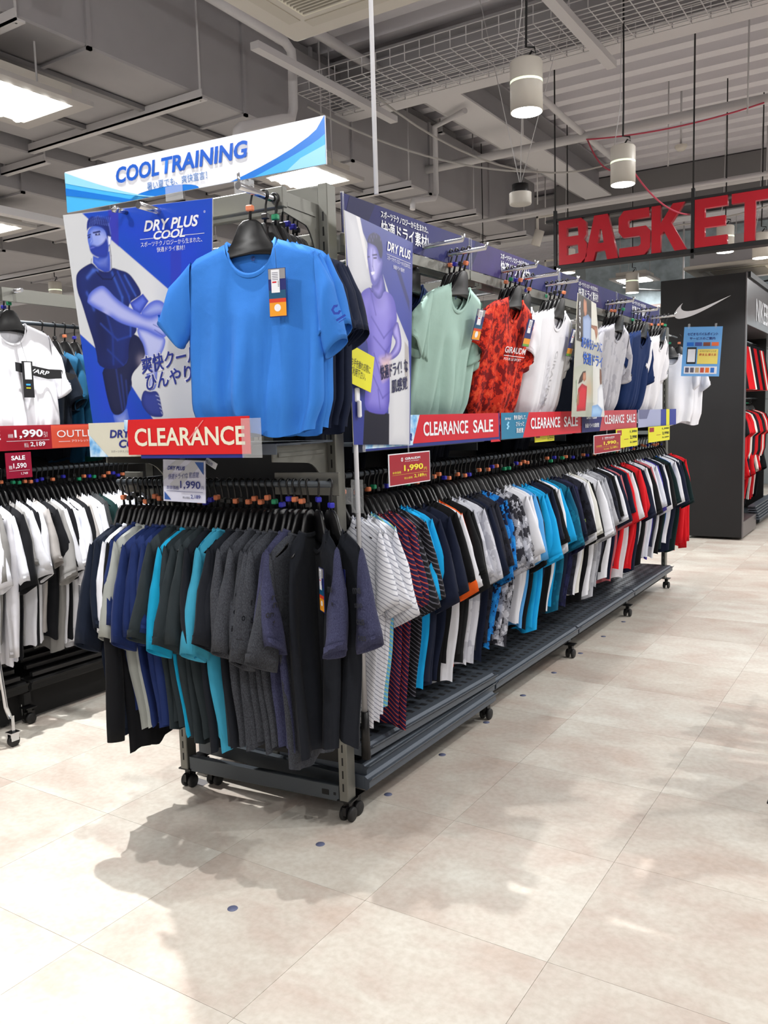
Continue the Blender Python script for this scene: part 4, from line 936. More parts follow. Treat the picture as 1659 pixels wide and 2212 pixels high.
obj('plinth', box((-.45, 1.55, .02), (.06, 4.2, .12)), M_STEELD, t)
for k in range(6): obj('plinth_slat', box((.0, 1.02, .12 + .03 * k), (.14 - .01 * k, 3.0, .137 + .03 * k)), M_SHELF, t)
obj('divider_bar', box((-.05, .06, 1.26), (.10, .55, 1.30)), M_NS, t)
for z in (2.33, 1.62, 1.22): obj('rail', tube([(-.12, .05, z), (-.12, 3.6, z)], .012, 8), M_CHROME, t)
sw = [(0, 0)]
def bez(p0, p1, p2, p3, n=14): return [tuple((1 - a) ** 3 * p0[i] + 3 * (1 - a) ** 2 * a * p1[i] + 3 * (1 - a) * a * a * p2[i] + a ** 3 * p3[i] for i in (0, 1)) for a in [k / n for k in range(n)]]
X0, Z0, SX, SZ = -.655, 2.49, .60, .26
top_ = bez((.14, .82), (.075, .60), (.10, .30), (.34, .38)) + bez((.34, .38), (.50, .44), (.78, .78), (1.0, 1.0))
bot = bez((1.0, 1.0), (.70, .58), (.36, .02), (.10, 0)) + bez((.10, 0), (-.06, -.01), (-.04, .42), (.14, .82))
pts = [(X0 + SX * a, Z0 + .02 + SZ * (b_ * .8 + .1)) for a, b_ in top_ + bot]
bm = bmesh.new(); f = bm.faces.new([bm.verts.new((p[0], -.012, p[1])) for p in pts]); ex = bmesh.ops.extrude_face_region(bm, geom=[f]); bmesh.ops.translate(bm, verts=[v for v in ex['geom'] if isinstance(v, bmesh.types.BMVert)], vec=(0, .012, 0))
bmesh.ops.recalc_face_normals(bm, faces=bm.faces); obj('emblem', bm, M_WHITE, t)
lt = lettering('NIKEBASKETBALL', 0, 0, 2.6, .26, M_WHITE, t, bold=.012); lt.rotation_euler = (0, 0, PI / 2); lt.location = (.112, .62, 2.50)
RR = fabric('plain', (206, 24, 34)); BB = fabric('plain', (22, 24, 28)); GG = fabric('plain', (46, 52, 54)); WW = fabric('plain', (236, 232, 226)); NN = fabric('plain', (24, 28, 44))
for k in range(16):
    cl, nm = [(BB, 'black'), (RR, 'red'), (RR, 'red'), (RR, 'red'), (RR, 'red'), (WW, 'white'), (BB, 'black'), (NN, 'navy'), (RR, 'red'), (RR, 'red'), (BB, 'black'), (BB, 'black'), (RR, 'red'), (WW, 'white'), (RR, 'red'), (BB, 'black')][k]
    y = 7.85 + .11 * k
    # basketball shorts on the upper rail: two wide legs under a waistband
    s = thing('basketball_shorts', f'{nm} basketball shorts, {ordinal(k + 1)} along the fixture\'s upper rail', 'shorts', (-.12, y, 2.33), 0, 'shorts on the fixture upper rail')
    bm = bmesh.new(); n = 26; rows = 7; rg = []
    for j in range(rows + 1):
        tt = j / rows; r1, r2 = .16 + .09 * tt, .025 + .012 * tt
        rg.append([bm.verts.new((r1 * math.cos(2 * PI * a / n), r2 * math.sin(2 * PI * a / n) * (1 + .25 * math.sin(5 * a)), -.10 - .52 * tt)) for a in range(n)])
    for A, B in zip(rg, rg[1:]):
        for a in range(n): bm.faces.new((A[a], A[(a + 1) % n], B[(a + 1) % n], B[a])).smooth = True
    obj('shorts_body', bm, cl, s); bm = bmesh.new(); add_lathe(bm, [(.162, -.12), (.164, -.09), (.158, -.085)], 26); bm.transform(Matrix.Scale(.17, 4, (0, 1, 0))); obj('waistband', bm, BB, s)
    bm = tube([(0, 0, .0), (0, 0, -.08)], .004, 6); add_tube(bm, [(-.13, 0, -.085), (.13, 0, -.085)], .006, 6); obj('clip_hanger', bm, M_CHROME, s)
    hang('droop', f'{nm} jersey', cl, (-.12, y, 1.62), grnd.uniform(-.1, .1), f'{ordinal(k + 1)} on the fixture\'s middle rail', 'jerseys on the fixture middle rail', 'hangers on the fixture middle rail', cat='jersey', name='jersey', variant=k % 5)
obj('partition', box((-.45, 2.35, .03), (-.02, 2.39, 2.42)), M_BLACKM, t_fix)
for k, (cl, nm) in enumerate([(WW, 'white'), (RR, 'red'), (WW, 'white'), (NN, 'navy'), (RR, 'red'), (RR, 'red'), (BB, 'black'), (WW, 'white'), (RR, 'red'), (NN, 'navy'), (RR, 'red'), (WW, 'white'), (BB, 'black')]):
    hang('tee', f'{nm} sports t-shirt', cl, (-.12, 8.06 + .13 * k, 1.22), grnd.uniform(-.9, -.5), f'{ordinal(k + 1)} on the fixture\'s lower rail', 'shirts on the fixture lower rail', 'hangers on the fixture lower rail', variant=k % 6)

# outlines of the printed pictures, in metres on their boards
POSTER1={'quad':[(-.093,.82),(.572,.787),(.514,.264),(.493,.041),(-.052,.052)],'blue1':[(.0,.814),(.572,.787),(.527,.382),(.385,.498),(.121,.712)],'blue2':[(-.093,.42),(-.004,.349),(.149,.21),(.232,.092),(.269,.046),(-.052,.052)],'band':[(.123,.809),(.169,.807),(.155,.684),(.127,.708),(.119,.767)],'band2':[(.381,.643),(.426,.638),(.408,.48),(.366,.515)],'hair':[(.019,.787),(.043,.8),(.062,.793),(.073,.797),(.088,.783),(.105,.786),(.121,.767),(.127,.738),(.126,.719),(.119,.71),(.106,.714),(.1,.748),(.063,.764),(.024,.763),(.013,.748)],'face':[(.017,.752),(.035,.764),(.064,.766),(.1,.749),(.108,.721),(.121,.723),(.124,.711),(.119,.696),(.109,.689),(.106,.674),(.098,.655),(.075,.653),(.043,.663),(.022,.679),(.017,.7),(.013,.725)],'beard':[(.019,.7),(.038,.702),(.057,.694),(.088,.704),(.104,.722),(.109,.689),(.104,.666),(.097,.654),(.075,.652),(.043,.662),(.022,.677)],'eye':[(.051,.738),(.073,.738),(.075,.731),(.052,.732)],'eye2':[(.017,.732),(.028,.734),(.028,.728),(.016,.726)],'brow':[(.041,.745),(.075,.746),(.079,.74),(.042,.74)],'brow2':[(.014,.738),(.031,.741),(.031,.736),(.014,.735)],'lips':[(.021,.695),(.037,.697),(.048,.694),(.042,.691),(.022,.689)],'nose':[(.034,.738),(.038,.714),(.022,.705),(.02,.71),(.029,.721)],'bud':[(.11,.724),(.123,.719),(.119,.696),(.109,.694)],'neck':[(.031,.666),(.054,.656),(.111,.673),(.109,.626),(.108,.606),(.08,.604),(.049,.62),(.028,.643)],'shirt':[(-.063,.595),(-.054,.615),(-.03,.629),(.018,.643),(.029,.638),(.048,.618),(.08,.604),(.107,.606),(.115,.618),(.146,.606),(.182,.595),(.206,.573),(.243,.516),(.214,.505),(.177,.492),(.166,.445),(.204,.406),(.196,.387),(.158,.365),(.145,.268),(.002,.271),(.001,.342),(-.028,.44),(-.047,.512),(-.062,.55)],'shorts':[(.017,.275),(.147,.325),(.166,.389),(.203,.378),(.236,.344),(.236,.32),(.207,.281),(.153,.243),(.156,.202),(.13,.174),(.116,.124),(.079,.102),(.045,.109),(.03,.165),(.022,.228)],'arm2':[(.181,.49),(.244,.516),(.266,.489),(.223,.449),(.195,.463)],'knee':[(.222,.451),(.247,.47),(.27,.484),(.302,.492),(.332,.481),(.344,.458),(.345,.439),(.305,.434),(.247,.433)],'calf':[(.201,.406),(.243,.399),(.293,.372),(.329,.362),(.315,.323),(.286,.293),(.274,.237),(.262,.185),(.222,.187),(.226,.239),(.23,.296),(.226,.344),(.205,.374)],'arm':[(-.018,.517),(-.002,.544),(.058,.565),(.088,.544),(.112,.518),(.152,.488),(.203,.462),(.258,.434),(.296,.443),(.328,.449),(.347,.437),(.362,.414),(.353,.391),(.34,.378),(.322,.36),(.297,.368),(.242,.393),(.175,.41),(.122,.428),(.076,.458),(.018,.485),(-.018,.507)],'fing':[(.328,.448),(.344,.456),(.359,.449),(.364,.43),(.354,.399),(.339,.416)],'shoe':[(.205,.191),(.232,.18),(.262,.185),(.276,.168),(.281,.123),(.287,.092),(.253,.091),(.222,.097),(.184,.141)],'leg':[(.05,.105),(.121,.126),(.127,.078),(.125,.048),(.06,.05)],'hook':[(.231,.787),(.231,.787)]}
POSTER2={'quad':[(.01,.776),(.47,.738),(.412,.077),(.411,-.041),(.021,-.025)],'grey1':[(.01,.776),(.079,.772),(.147,.688),(.153,.621),(.178,.539),(.098,.505),(.024,.526)],'grey2':[(.246,.59),(.285,.524),(.417,.358),(.422,.214),(.406,-.041),(.255,-.035),(.264,.3),(.312,.393)],'greyd':[(.39,.357),(.418,.335),(.406,.167),(.383,.231)],'greyl':[(.079,.772),(.105,.769),(.153,.621),(.142,.594)],'stripe':[(.341,.62),(.368,.623),(.434,.513),(.432,.475)],'hair':[(.145,.69),(.158,.717),(.189,.732),(.213,.732),(.235,.725),(.246,.708),(.251,.678),(.243,.646),(.226,.649),(.218,.671),(.202,.686),(.156,.69)],'face':[(.149,.689),(.187,.695),(.216,.677),(.226,.644),(.243,.646),(.247,.63),(.239,.607),(.221,.574),(.203,.55),(.178,.541),(.165,.554),(.155,.588),(.148,.621),(.142,.637)],'neck':[(.166,.542),(.203,.55),(.234,.591),(.251,.565),(.25,.534),(.233,.504),(.204,.496),(.173,.515)],'teeth':[(.165,.588),(.191,.595),(.189,.585),(.171,.579)],'eye':[(.146,.641),(.16,.644),(.16,.639),(.147,.637)],'eye2':[(.184,.643),(.207,.647),(.206,.641),(.185,.638)],'brow':[(.176,.652),(.209,.659),(.212,.654),(.178,.647)],'shade':[(.148,.621),(.165,.554),(.178,.541),(.203,.55),(.221,.574),(.187,.561),(.168,.578)],'shirt':[(.088,.495),(.11,.519),(.164,.538),(.174,.515),(.204,.496),(.233,.504),(.251,.534),(.293,.527),(.318,.51),(.33,.484),(.34,.435),(.321,.409),(.302,.399),(.293,.337),(.268,.291),(.275,.21),(.263,.081),(.177,.08),(.096,.096),(.103,.163),(.126,.25),(.133,.324),(.12,.358),(.103,.391),(.085,.423)],'arml':[(.084,.423),(.103,.391),(.126,.388),(.133,.324),(.119,.336),(.094,.373)],'armr':[(.299,.398),(.34,.435),(.356,.4),(.369,.351),(.356,.313),(.315,.289),(.263,.275),(.219,.28),(.223,.289),(.247,.29),(.244,.317),(.258,.313),(.273,.3),(.309,.329),(.327,.353),(.304,.37)],'pants':[(.096,.096),(.263,.081),(.255,-.035),(.079,-.028)],'glow':[(.213,.28),(.281,.292),(.269,.228),(.225,.209)]}
POSTER3={'quad':[(.144,.724),(.452,.695),(.597,.479),(.597,.074),(.612,.036),(.036,.044),(.063,.248),(.116,.506)],'dark':[(.144,.724),(.368,.7),(.367,.55),(.232,.457),(.116,.463),(.117,.591)],'light':[(.368,.7),(.452,.695),(.538,.476),(.367,.465)],'face':[(.24,.704),(.287,.692),(.293,.64),(.275,.604),(.257,.602),(.233,.635),(.231,.678)],'hair':[(.221,.711),(.287,.713),(.354,.685),(.368,.638),(.3,.636),(.287,.692),(.24,.704),(.227,.634),(.207,.641)],'blue':[(.223,.599),(.313,.622),(.365,.598),(.353,.465),(.221,.457),(.222,.539)],'arm':[(.367,.567),(.473,.567),(.48,.522),(.451,.484),(.423,.54),(.367,.55)],'pale':[(.052,.308),(.394,.369),(.393,.039),(.036,.044)],'pale2':[(.394,.369),(.597,.377),(.612,.036),(.393,.039)],'ghair':[(.165,.26),(.218,.296),(.271,.302),(.257,.271),(.204,.239),(.139,.224)],'gface':[(.224,.289),(.271,.293),(.273,.253),(.237,.239),(.215,.256)],'red':[(.139,.198),(.204,.23),(.29,.214),(.283,.165),(.263,.076),(.112,.073)],'garm':[(.126,.164),(.164,.19),(.151,.112),(.112,.103)],'mface':[(.516,.323),(.555,.316),(.555,.232),(.523,.222),(.514,.268)],'mshirt':[(.479,.203),(.537,.232),(.604,.214),(.597,.074),(.45,.079),(.479,.139)],'mjean':[(.379,.103),(.479,.111),(.567,.079),(.537,.037),(.365,.039)]}

# ================================================================== SIGNS AND POSTERS
def ice_mat():
    m = bpy.data.materials.new('ice_cube_print'); m.use_nodes = True; N = m.node_tree.nodes; L = m.node_tree.links; b = N['Principled BSDF']; b.inputs['Roughness'].default_value = .3
    tc = N.new('ShaderNodeTexCoord'); n = N.new('ShaderNodeTexVoronoi'); n.inputs['Scale'].default_value = 26; n.inputs['Randomness'].default_value = .9
    q = N.new('ShaderNodeTexNoise'); q.inputs['Scale'].default_value = 30; q.inputs['Detail'].default_value = 3; L.new(tc.outputs['Object'], n.inputs['Vector']); L.new(tc.outputs['Object'], q.inputs['Vector'])
    a = N.new('ShaderNodeMath'); a.operation = 'MULTIPLY_ADD'; L.new(n.outputs['Distance'], a.inputs[0]); a.inputs[1].default_value = .55; L.new(q.outputs['Fac'], a.inputs[2])
    r = N.new('ShaderNodeValToRGB'); e = r.color_ramp.elements; e[0].position = .42; e[0].color = s4((40, 110, 206)); e[1].position = .95; e[1].color = s4((214, 236, 252)); z = e.new(.66); z.color = s4((120, 184, 236))
    L.new(a.outputs[0], r.inputs['Fac']); L.new(r.outputs['Color'], b.inputs['Base Color']); return m
M_ICE = ice_mat()
M_DBLUE = mat('deep_blue_strip', (15, 20, 92), .6, noise=.12, nscale=5); M_PURP = mat('purple_blue_strip', (40, 24, 90), .6, noise=.25, nscale=7)
M_TEALP = mat('teal_print', (36, 122, 160), .35); M_LBLUE = mat('light_blue_print', (70, 178, 240), .35); M_MBLUE = mat('mid_blue_print', (20, 118, 214), .35); M_PALEB = mat('pale_blue_print', (150, 214, 246), .35)
M_SIGNW = mat('sign_white', (228, 230, 238), .4); M_OUTL = mat('outlet_orange', (214, 84, 62), .35); M_YTXT = mat('yellow_ink', (236, 222, 60), .45); M_GRYP = mat('grey_ink', (90, 92, 110), .5)
M_INKB = mat('ink_blue', (40, 56, 150), .45); M_PALEG = mat('pale_grey_print', (196, 198, 206), .45)
def panel(name, label, cat, loc, rotz, w_, h, m, t=.004, group=None, rot=None):
    th = thing(name, label, cat, loc, rotz, group, rot)
    obj('board', box((0, 0, 0), (w_, t, h)), m, th); return th
def wavy(parent, corners, m, y=-.0012, name='printed_shape'): return flat_poly(name, corners, m, parent, y)
# --- COOL TRAINING
t = panel('hanging_banner', 'white and blue header banner reading COOL TRAINING above the end rack', 'banner', ef(-1.172, -.055, 2.355), EA, 1.212, .158, M_SIGNW, .006)
W, H = 1.212, .158
wavy(t, [(0, H * .98), (0, 0)] + [(.46 * (k / 10), .0) for k in range(1, 11)] + [(.46 - .46 * k / 12, H * .98 * (k / 12) ** 1.25) for k in range(1, 12)], M_LBLUE)
wavy(t, [(0, H * .98), (.0, H * .72)] + [(.44 * k / 12, H * .72 * (1 - (k / 12)) ** 1.1) for k in range(1, 13)] + [(.46 - .46 * k / 12, H * .98 * (k / 12) ** 1.25) for k in range(0, 12)], M_PALEB, -.0018)
wavy(t, [(0, H * .60), (0, H * .42), (.30, 0), (.36, 0)], M_MBLUE, -.0022)
rc = [(W, 0), (W, H)] + [(W - .40 * k / 12, H * (1 - (k / 12) ** .55)) for k in range(1, 13)]
wavy(t, rc, M_MBLUE)
wavy(t, [(W, 0), (W, H * .62)] + [(W - .30 * k / 12, H * .62 * (1 - (k / 12) ** .8)) for k in range(1, 13)], M_LBLUE, -.0018)
wavy(t, [(W, 0), (W, H * .40), (W - .10, H * .22), (W - .16, 0)], M_PALEB, -.0022)
wavy(t, [(.50 + .17 * math.cos(PI * k / 14) * -1, .028 * math.sin(PI * k / 14)) for k in range(15)], M_MBLUE, -.0012)
lettering('COOL', .272, .072, .215, .060, M_BLUE, t, y=-.003, bold=.03, shear=.15); lettering('TRAINING', .500, .072, .395, .060, M_BLUE, t, y=-.003, bold=.03, shear=.15)
lettering('暑い夏でも、爽快宣言！', .425, .026, .285, .029, mat('sub_blue', (60, 120, 190), .4), t, y=-.003)
obj('holder_tab', boxes(((.52, -.012, -.03), (.60, -.008, .022))), M_CLEAR, t)
# --- painted posters
def pmask(X, Z, P, soft):
    P = np.array(P, np.float32); d = np.full(X.shape, 1e9, np.float32); ins = np.zeros(X.shape, bool); n = len(P)
    for i in range(n):
        x0, z0 = P[i]; x1, z1 = P[(i + 1) % n]; ex, ez = x1 - x0, z1 - z0
        tt = np.clip(((X - x0) * ex + (Z - z0) * ez) / max(ex * ex + ez * ez, 1e-12), 0, 1)
        d = np.minimum(d, (X - x0 - tt * ex) ** 2 + (Z - z0 - tt * ez) ** 2)
        c = ((z0 > Z) != (z1 > Z)); ins ^= c & (X < (ex) * (Z - z0) / (ez if abs(ez) > 1e-9 else 1e-9) + x0)
    sd = np.sqrt(d) * np.where(ins, 1, -1); return sd
def paint(R, X, Z, P, c1, c2=None, rim=.03, soft=.0016, grad=None):
    """fill P: c1 at its edge rolling over to c2 in its middle; grad=(angle, strength) adds a printed tone slope"""
    if len(P) > 8:
        for _ in range(2): P = [q for a_, b_ in zip(P, list(P[1:]) + [P[0]]) for q in ((a_[0] * .75 + b_[0] * .25, a_[1] * .75 + b_[1] * .25), (a_[0] * .25 + b_[0] * .75, a_[1] * .25 + b_[1] * .75))]
    sd = pmask(X, Z, P, soft); m = np.clip(.5 + sd / (2 * soft), 0, 1)[:, None]
    a = np.array(lin(c1), np.float32)
    if c2 is not None:
        k = np.clip(sd / rim, 0, 1); k = (k * k * (3 - 2 * k))[:, None]; col_ = a * (1 - k) + np.array(lin(c2), np.float32) * k
    else: col_ = np.tile(a, (len(X), 1))
    if grad:
        ang, st = grad; pr = X * math.cos(ang) + Z * math.sin(ang); q = np.array(P); pp = q[:, 0] * math.cos(ang) + q[:, 1] * math.sin(ang)
        g = (pr - pp.min()) / max(pp.max() - pp.min(), 1e-6) - .5; col_ = np.clip(col_ * (1 + st * g[:, None]), 0, 1)
    R[:] = R * (1 - m) + col_ * m
    return m[:, 0]
def blob(R, X, Z, cx, cz, rx, rz, c, a, mask=None, ang=0.):
    dx, dz = X - cx, Z - cz; ca, sa = math.cos(ang), math.sin(ang); u, v = dx * ca + dz * sa, -dx * sa + dz * ca
    g = a * np.exp(-(u / rx) ** 2 - (v / rz) ** 2)
    if mask is not None: g = g * mask
    R[:] = R * (1 - g[:, None]) + np.array(lin(c), np.float32) * g[:, None]
def lined(R, X, Z, pts, wd, c, a, mask=None):
    for (x0, z0), (x1, z1) in zip(pts, pts[1:]):
        ex, ez = x1 - x0, z1 - z0; tt = np.clip(((X - x0) * ex + (Z - z0) * ez) / (ex * ex + ez * ez + 1e-12), 0, 1)
        g = a * np.exp(-((X - x0 - tt * ex) ** 2 + (Z - z0 - tt * ez) ** 2) / wd ** 2)
        if mask is not None: g = g * mask
        R[:] = R * (1 - g[:, None]) + np.array(lin(c), np.float32) * g[:, None]
def poster_mesh(name, quad, nu, nv, painter, parent, bend=0., thick=.003, y=0.):
    TL, TR, BR, BL = [np.array(q, np.float32) for q in quad]
    A, B = np.meshgrid(np.linspace(0, 1, nu), np.linspace(0, 1, nv)); a, b = A.ravel(), B.ravel()
    P = (BL[None] * ((1 - a) * (1 - b))[:, None] + BR[None] * (a * (1 - b))[:, None] + TL[None] * ((1 - a) * b)[:, None] + TR[None] * (a * b)[:, None])
    X, Z = P[:, 0], P[:, 1]; R = np.zeros((len(X), 3), np.float32); painter(R, X, Z)
    Yd = y + bend * np.sin(a * PI) * 1.0
    co = np.stack([X, Yd, Z], 1).astype(np.float32)
    me = bpy.data.meshes.new(name); i = np.arange((nu - 1) * (nv - 1)); r, c = i // (nu - 1), i % (nu - 1); s = r * nu + c
    F = np.stack([s, s + 1, s + nu + 1, s + nu], 1)
    me.vertices.add(len(co)); me.vertices.foreach_set('co', co.ravel()); me.loops.add(F.size); me.loops.foreach_set('vertex_index', F.ravel().astype(np.int32))
    me.polygons.add(len(F)); me.polygons.foreach_set('loop_start', (np.arange(len(F)) * 4).astype(np.int32)); me.polygons.foreach_set('loop_total', np.full(len(F), 4, np.int32)); me.update(); me.validate()
    ca = me.color_attributes.new('print', 'FLOAT_COLOR', 'POINT'); ca.data.foreach_set('color', np.concatenate([R, np.ones((len(R), 1), np.float32)], 1).ravel())
    if 'photo_print' not in MATS:
        m = bpy.data.materials.new('photo_print'); m.use_nodes = True; b_ = m.node_tree.nodes['Principled BSDF']; b_.inputs['Roughness'].default_value = .32
        n = m.node_tree.nodes.new('ShaderNodeVertexColor'); n.layer_name = 'print'; m.node_tree.links.new(n.outputs['Color'], b_.inputs['Base Color']); MATS['photo_print'] = m
    me.materials.append(MATS['photo_print'])
    o = link(bpy.data.objects.new('printed_picture', me), parent)
    # the board carrying the print
    bm = bmesh.new(); n = 12; fr, bk = [], []
    for q in range(n + 1):
        k = q / n; lo, hi = BL * (1 - k) + BR * k, TL * (1 - k) + TR * k; yy = y + bend * math.sin(k * PI)
        fr.append((bm.verts.new((lo[0], yy + .0008, lo[1])), bm.verts.new((hi[0], yy + .0008, hi[1])))); bk.append((bm.verts.new((lo[0], yy + thick, lo[1])), bm.verts.new((hi[0], yy + thick, hi[1]))))
    for q in range(n):
        bm.faces.new((fr[q][0], fr[q + 1][0], fr[q + 1][1], fr[q][1])); bm.faces.new((bk[q][0], bk[q][1], bk[q + 1][1], bk[q + 1][0]))
        bm.faces.new((fr[q][1], fr[q + 1][1], bk[q + 1][1], bk[q][1])); bm.faces.new((fr[q][0], bk[q][0], bk[q + 1][0], fr[q + 1][0]))
    bm.faces.new((fr[0][0], fr[0][1], bk[0][1], bk[0][0])); bm.faces.new((fr[n][0], bk[n][0], bk[n][1], fr[n][1]))
    obj('board', bm, M_OFFW, parent); return o
blob_, lined_ = blob, lined
def man_one(R, X, Z):
    D = POSTER1; Xo, Zo = (X + .0675) / 1.029, (Z + .0025) / 1.03
    def blob(R, X, Z, *a, **k): return blob_(R, Xo, Zo, *a, **k)
    def lined(R, X, Z, *a, **k): return lined_(R, Xo, Zo, *a, **k)
    R[:] = lin((212, 216, 222))
    blob(R, X, Z, .42, .15, .06, 1.5, (196, 202, 214), .5); blob(R, X, Z, .33, .5, .05, .9, (224, 226, 232), .5)
    for k in ('blue1', 'blue2'): paint(R, X, Z, D[k], (22, 74, 196), (30, 70, 206), .1)
    paint(R, X, Z, D['band'], (54, 60, 184), soft=.003); paint(R, X, Z, D['band2'], (44, 62, 190), soft=.003)
    m = paint(R, X, Z, D['leg'], (80, 110, 214), (140, 158, 232), .03)
    m = paint(R, X, Z, D['neck'], (52, 84, 200), (128, 148, 232), .03); blob(R, X, Z, .15, .60, .035, .03, (34, 60, 170), .7, m); lined(R, X, Z, [(.178, .64), (.165, .57)], .004, (190, 196, 240), .5, m)
    m = paint(R, X, Z, D['face'], (70, 104, 214), (150, 168, 240), .03); blob(R, X, Z, .155, .69, .02, .03, (190, 198, 246), .6, m); blob(R, X, Z, .10, .665, .02, .02, (60, 90, 200), .5, m)
    m = paint(R, X, Z, D['beard'], (36, 58, 160), (40, 62, 170), .02, soft=.004)
    for k in ('brow', 'brow2', 'eye', 'eye2'): paint(R, X, Z, D[k], (20, 32, 100), soft=.0012)
    blob(R, X, Z, .128, .717, .003, .002, (220, 226, 250), .9)
    paint(R, X, Z, D['nose'], (96, 124, 224), (168, 182, 242), .008, soft=.003); paint(R, X, Z, D['lips'], (70, 84, 190), (120, 136, 226), .005)
    m = paint(R, X, Z, D['hair'], (30, 52, 150), (24, 40, 120), .01)
    for k in range(12):
        x = .092 + .008 * k; lined(R, X, Z, [(x, .752 - .002 * abs(k - 4)), (x + .004, .764 - .002 * abs(k - 4)), (x + .011, .776 - .002 * abs(k - 4))], .0018, (104, 128, 222), .6)
        lined(R, X, Z, [(x + .003, .748), (x + .009, .768)], .0022, (24, 40, 120), .8)
    lined(R, X, Z, [(.183, .745), (.187, .71)], .003, (110, 130, 226), .6, m)
    paint(R, X, Z, D['bud'], (210, 216, 246), (232, 236, 250), .004)
    lined(R, X, Z, [(.176, .675), (.178, .64), (.175, .60)], .0018, (20, 30, 90), .8); lined(R, X, Z, [(.088, .64), (.082, .62), (.09, .605), (.105, .60)], .0013, (70, 80, 110), .8)
    m = paint(R, X, Z, D['shorts'], (14, 24, 70), (26, 34, 76), .03)
    for k in range(5): lined(R, X, Z, [(.15 + .02 * k, .26 - .02 * k), (.16 + .014 * k, .12)], .004, (44, 66, 150), .6, m)
    m = paint(R, X, Z, D['calf'], (96, 116, 218), (186, 194, 242), .022)
    m = paint(R, X, Z, D['arm2'], (44, 66, 180), (92, 114, 222), .02)
    m = paint(R, X, Z, D['knee'], (84, 106, 214), (158, 172, 236), .03)
    m = paint(R, X, Z, D['shirt'], (20, 34, 102), (26, 44, 116), .03); blob(R, X, Z, .10, .40, .05, .16, (12, 22, 70), .8, m)
    for (p, q, c) in ((((.175, .585), (.21, .50), (.20, .43)), .005, (56, 92, 196)), (((.20, .585), (.24, .50), (.25, .42)), .004, (44, 76, 180)), (((.23, .57), (.27, .50)), .004, (60, 96, 200)), (((.06, .58), (.09, .60), (.11, .60)), .007, (70, 104, 206)),
                      (((.10, .42), (.17, .36), (.23, .37)), .004, (38, 66, 160)), (((.12, .33), (.19, .27), (.22, .30)), .004, (34, 60, 150)), (((.12, .5), (.15, .38), (.14, .28)), .005, (34, 58, 146)), (((.24, .44), (.23, .37)), .004, (50, 84, 184)), (((.05, .53), (.075, .47)), .006, (54, 86, 190))):
        lined(R, X, Z, list(p), q, c, .75, m)
    lined(R, X, Z, [(.103, .595), (.13, .568), (.17, .563), (.187, .577)], .0025, (12, 20, 66), .9, m)
    m = paint(R, X, Z, D['arm'], (86, 108, 216), (176, 184, 240), .026)
    blob(R, X, Z, .165, .42, .02, .012, (90, 104, 210), .5, m, -.6); blob(R, X, Z, .22, .375, .03, .008, (100, 116, 218), .5, m, -.5); blob(R, X, Z, .13, .455, .02, .015, (200, 204, 246), .6, m)
    m2 = paint(R, X, Z, D['fing'], (92, 110, 212), (150, 160, 230), .012)
    for k in range(4): lined(R, X, Z, [(.335 + .012 * k * .3, .40 - .018 * k), (.372, .382 - .02 * k)], .0016, (56, 76, 180), .8, m)
    m = paint(R, X, Z, D['shoe'], (36, 50, 130), (54, 70, 158), .02)
    for k in range(5): lined(R, X, Z, [(.318 + .004 * k, .165 - .014 * k), (.338, .158 - .014 * k)], .0016, (190, 200, 240), .8, m)
    blob(R, X, Z, .268, .285, .018, .020, (200, 190, 214), .35)
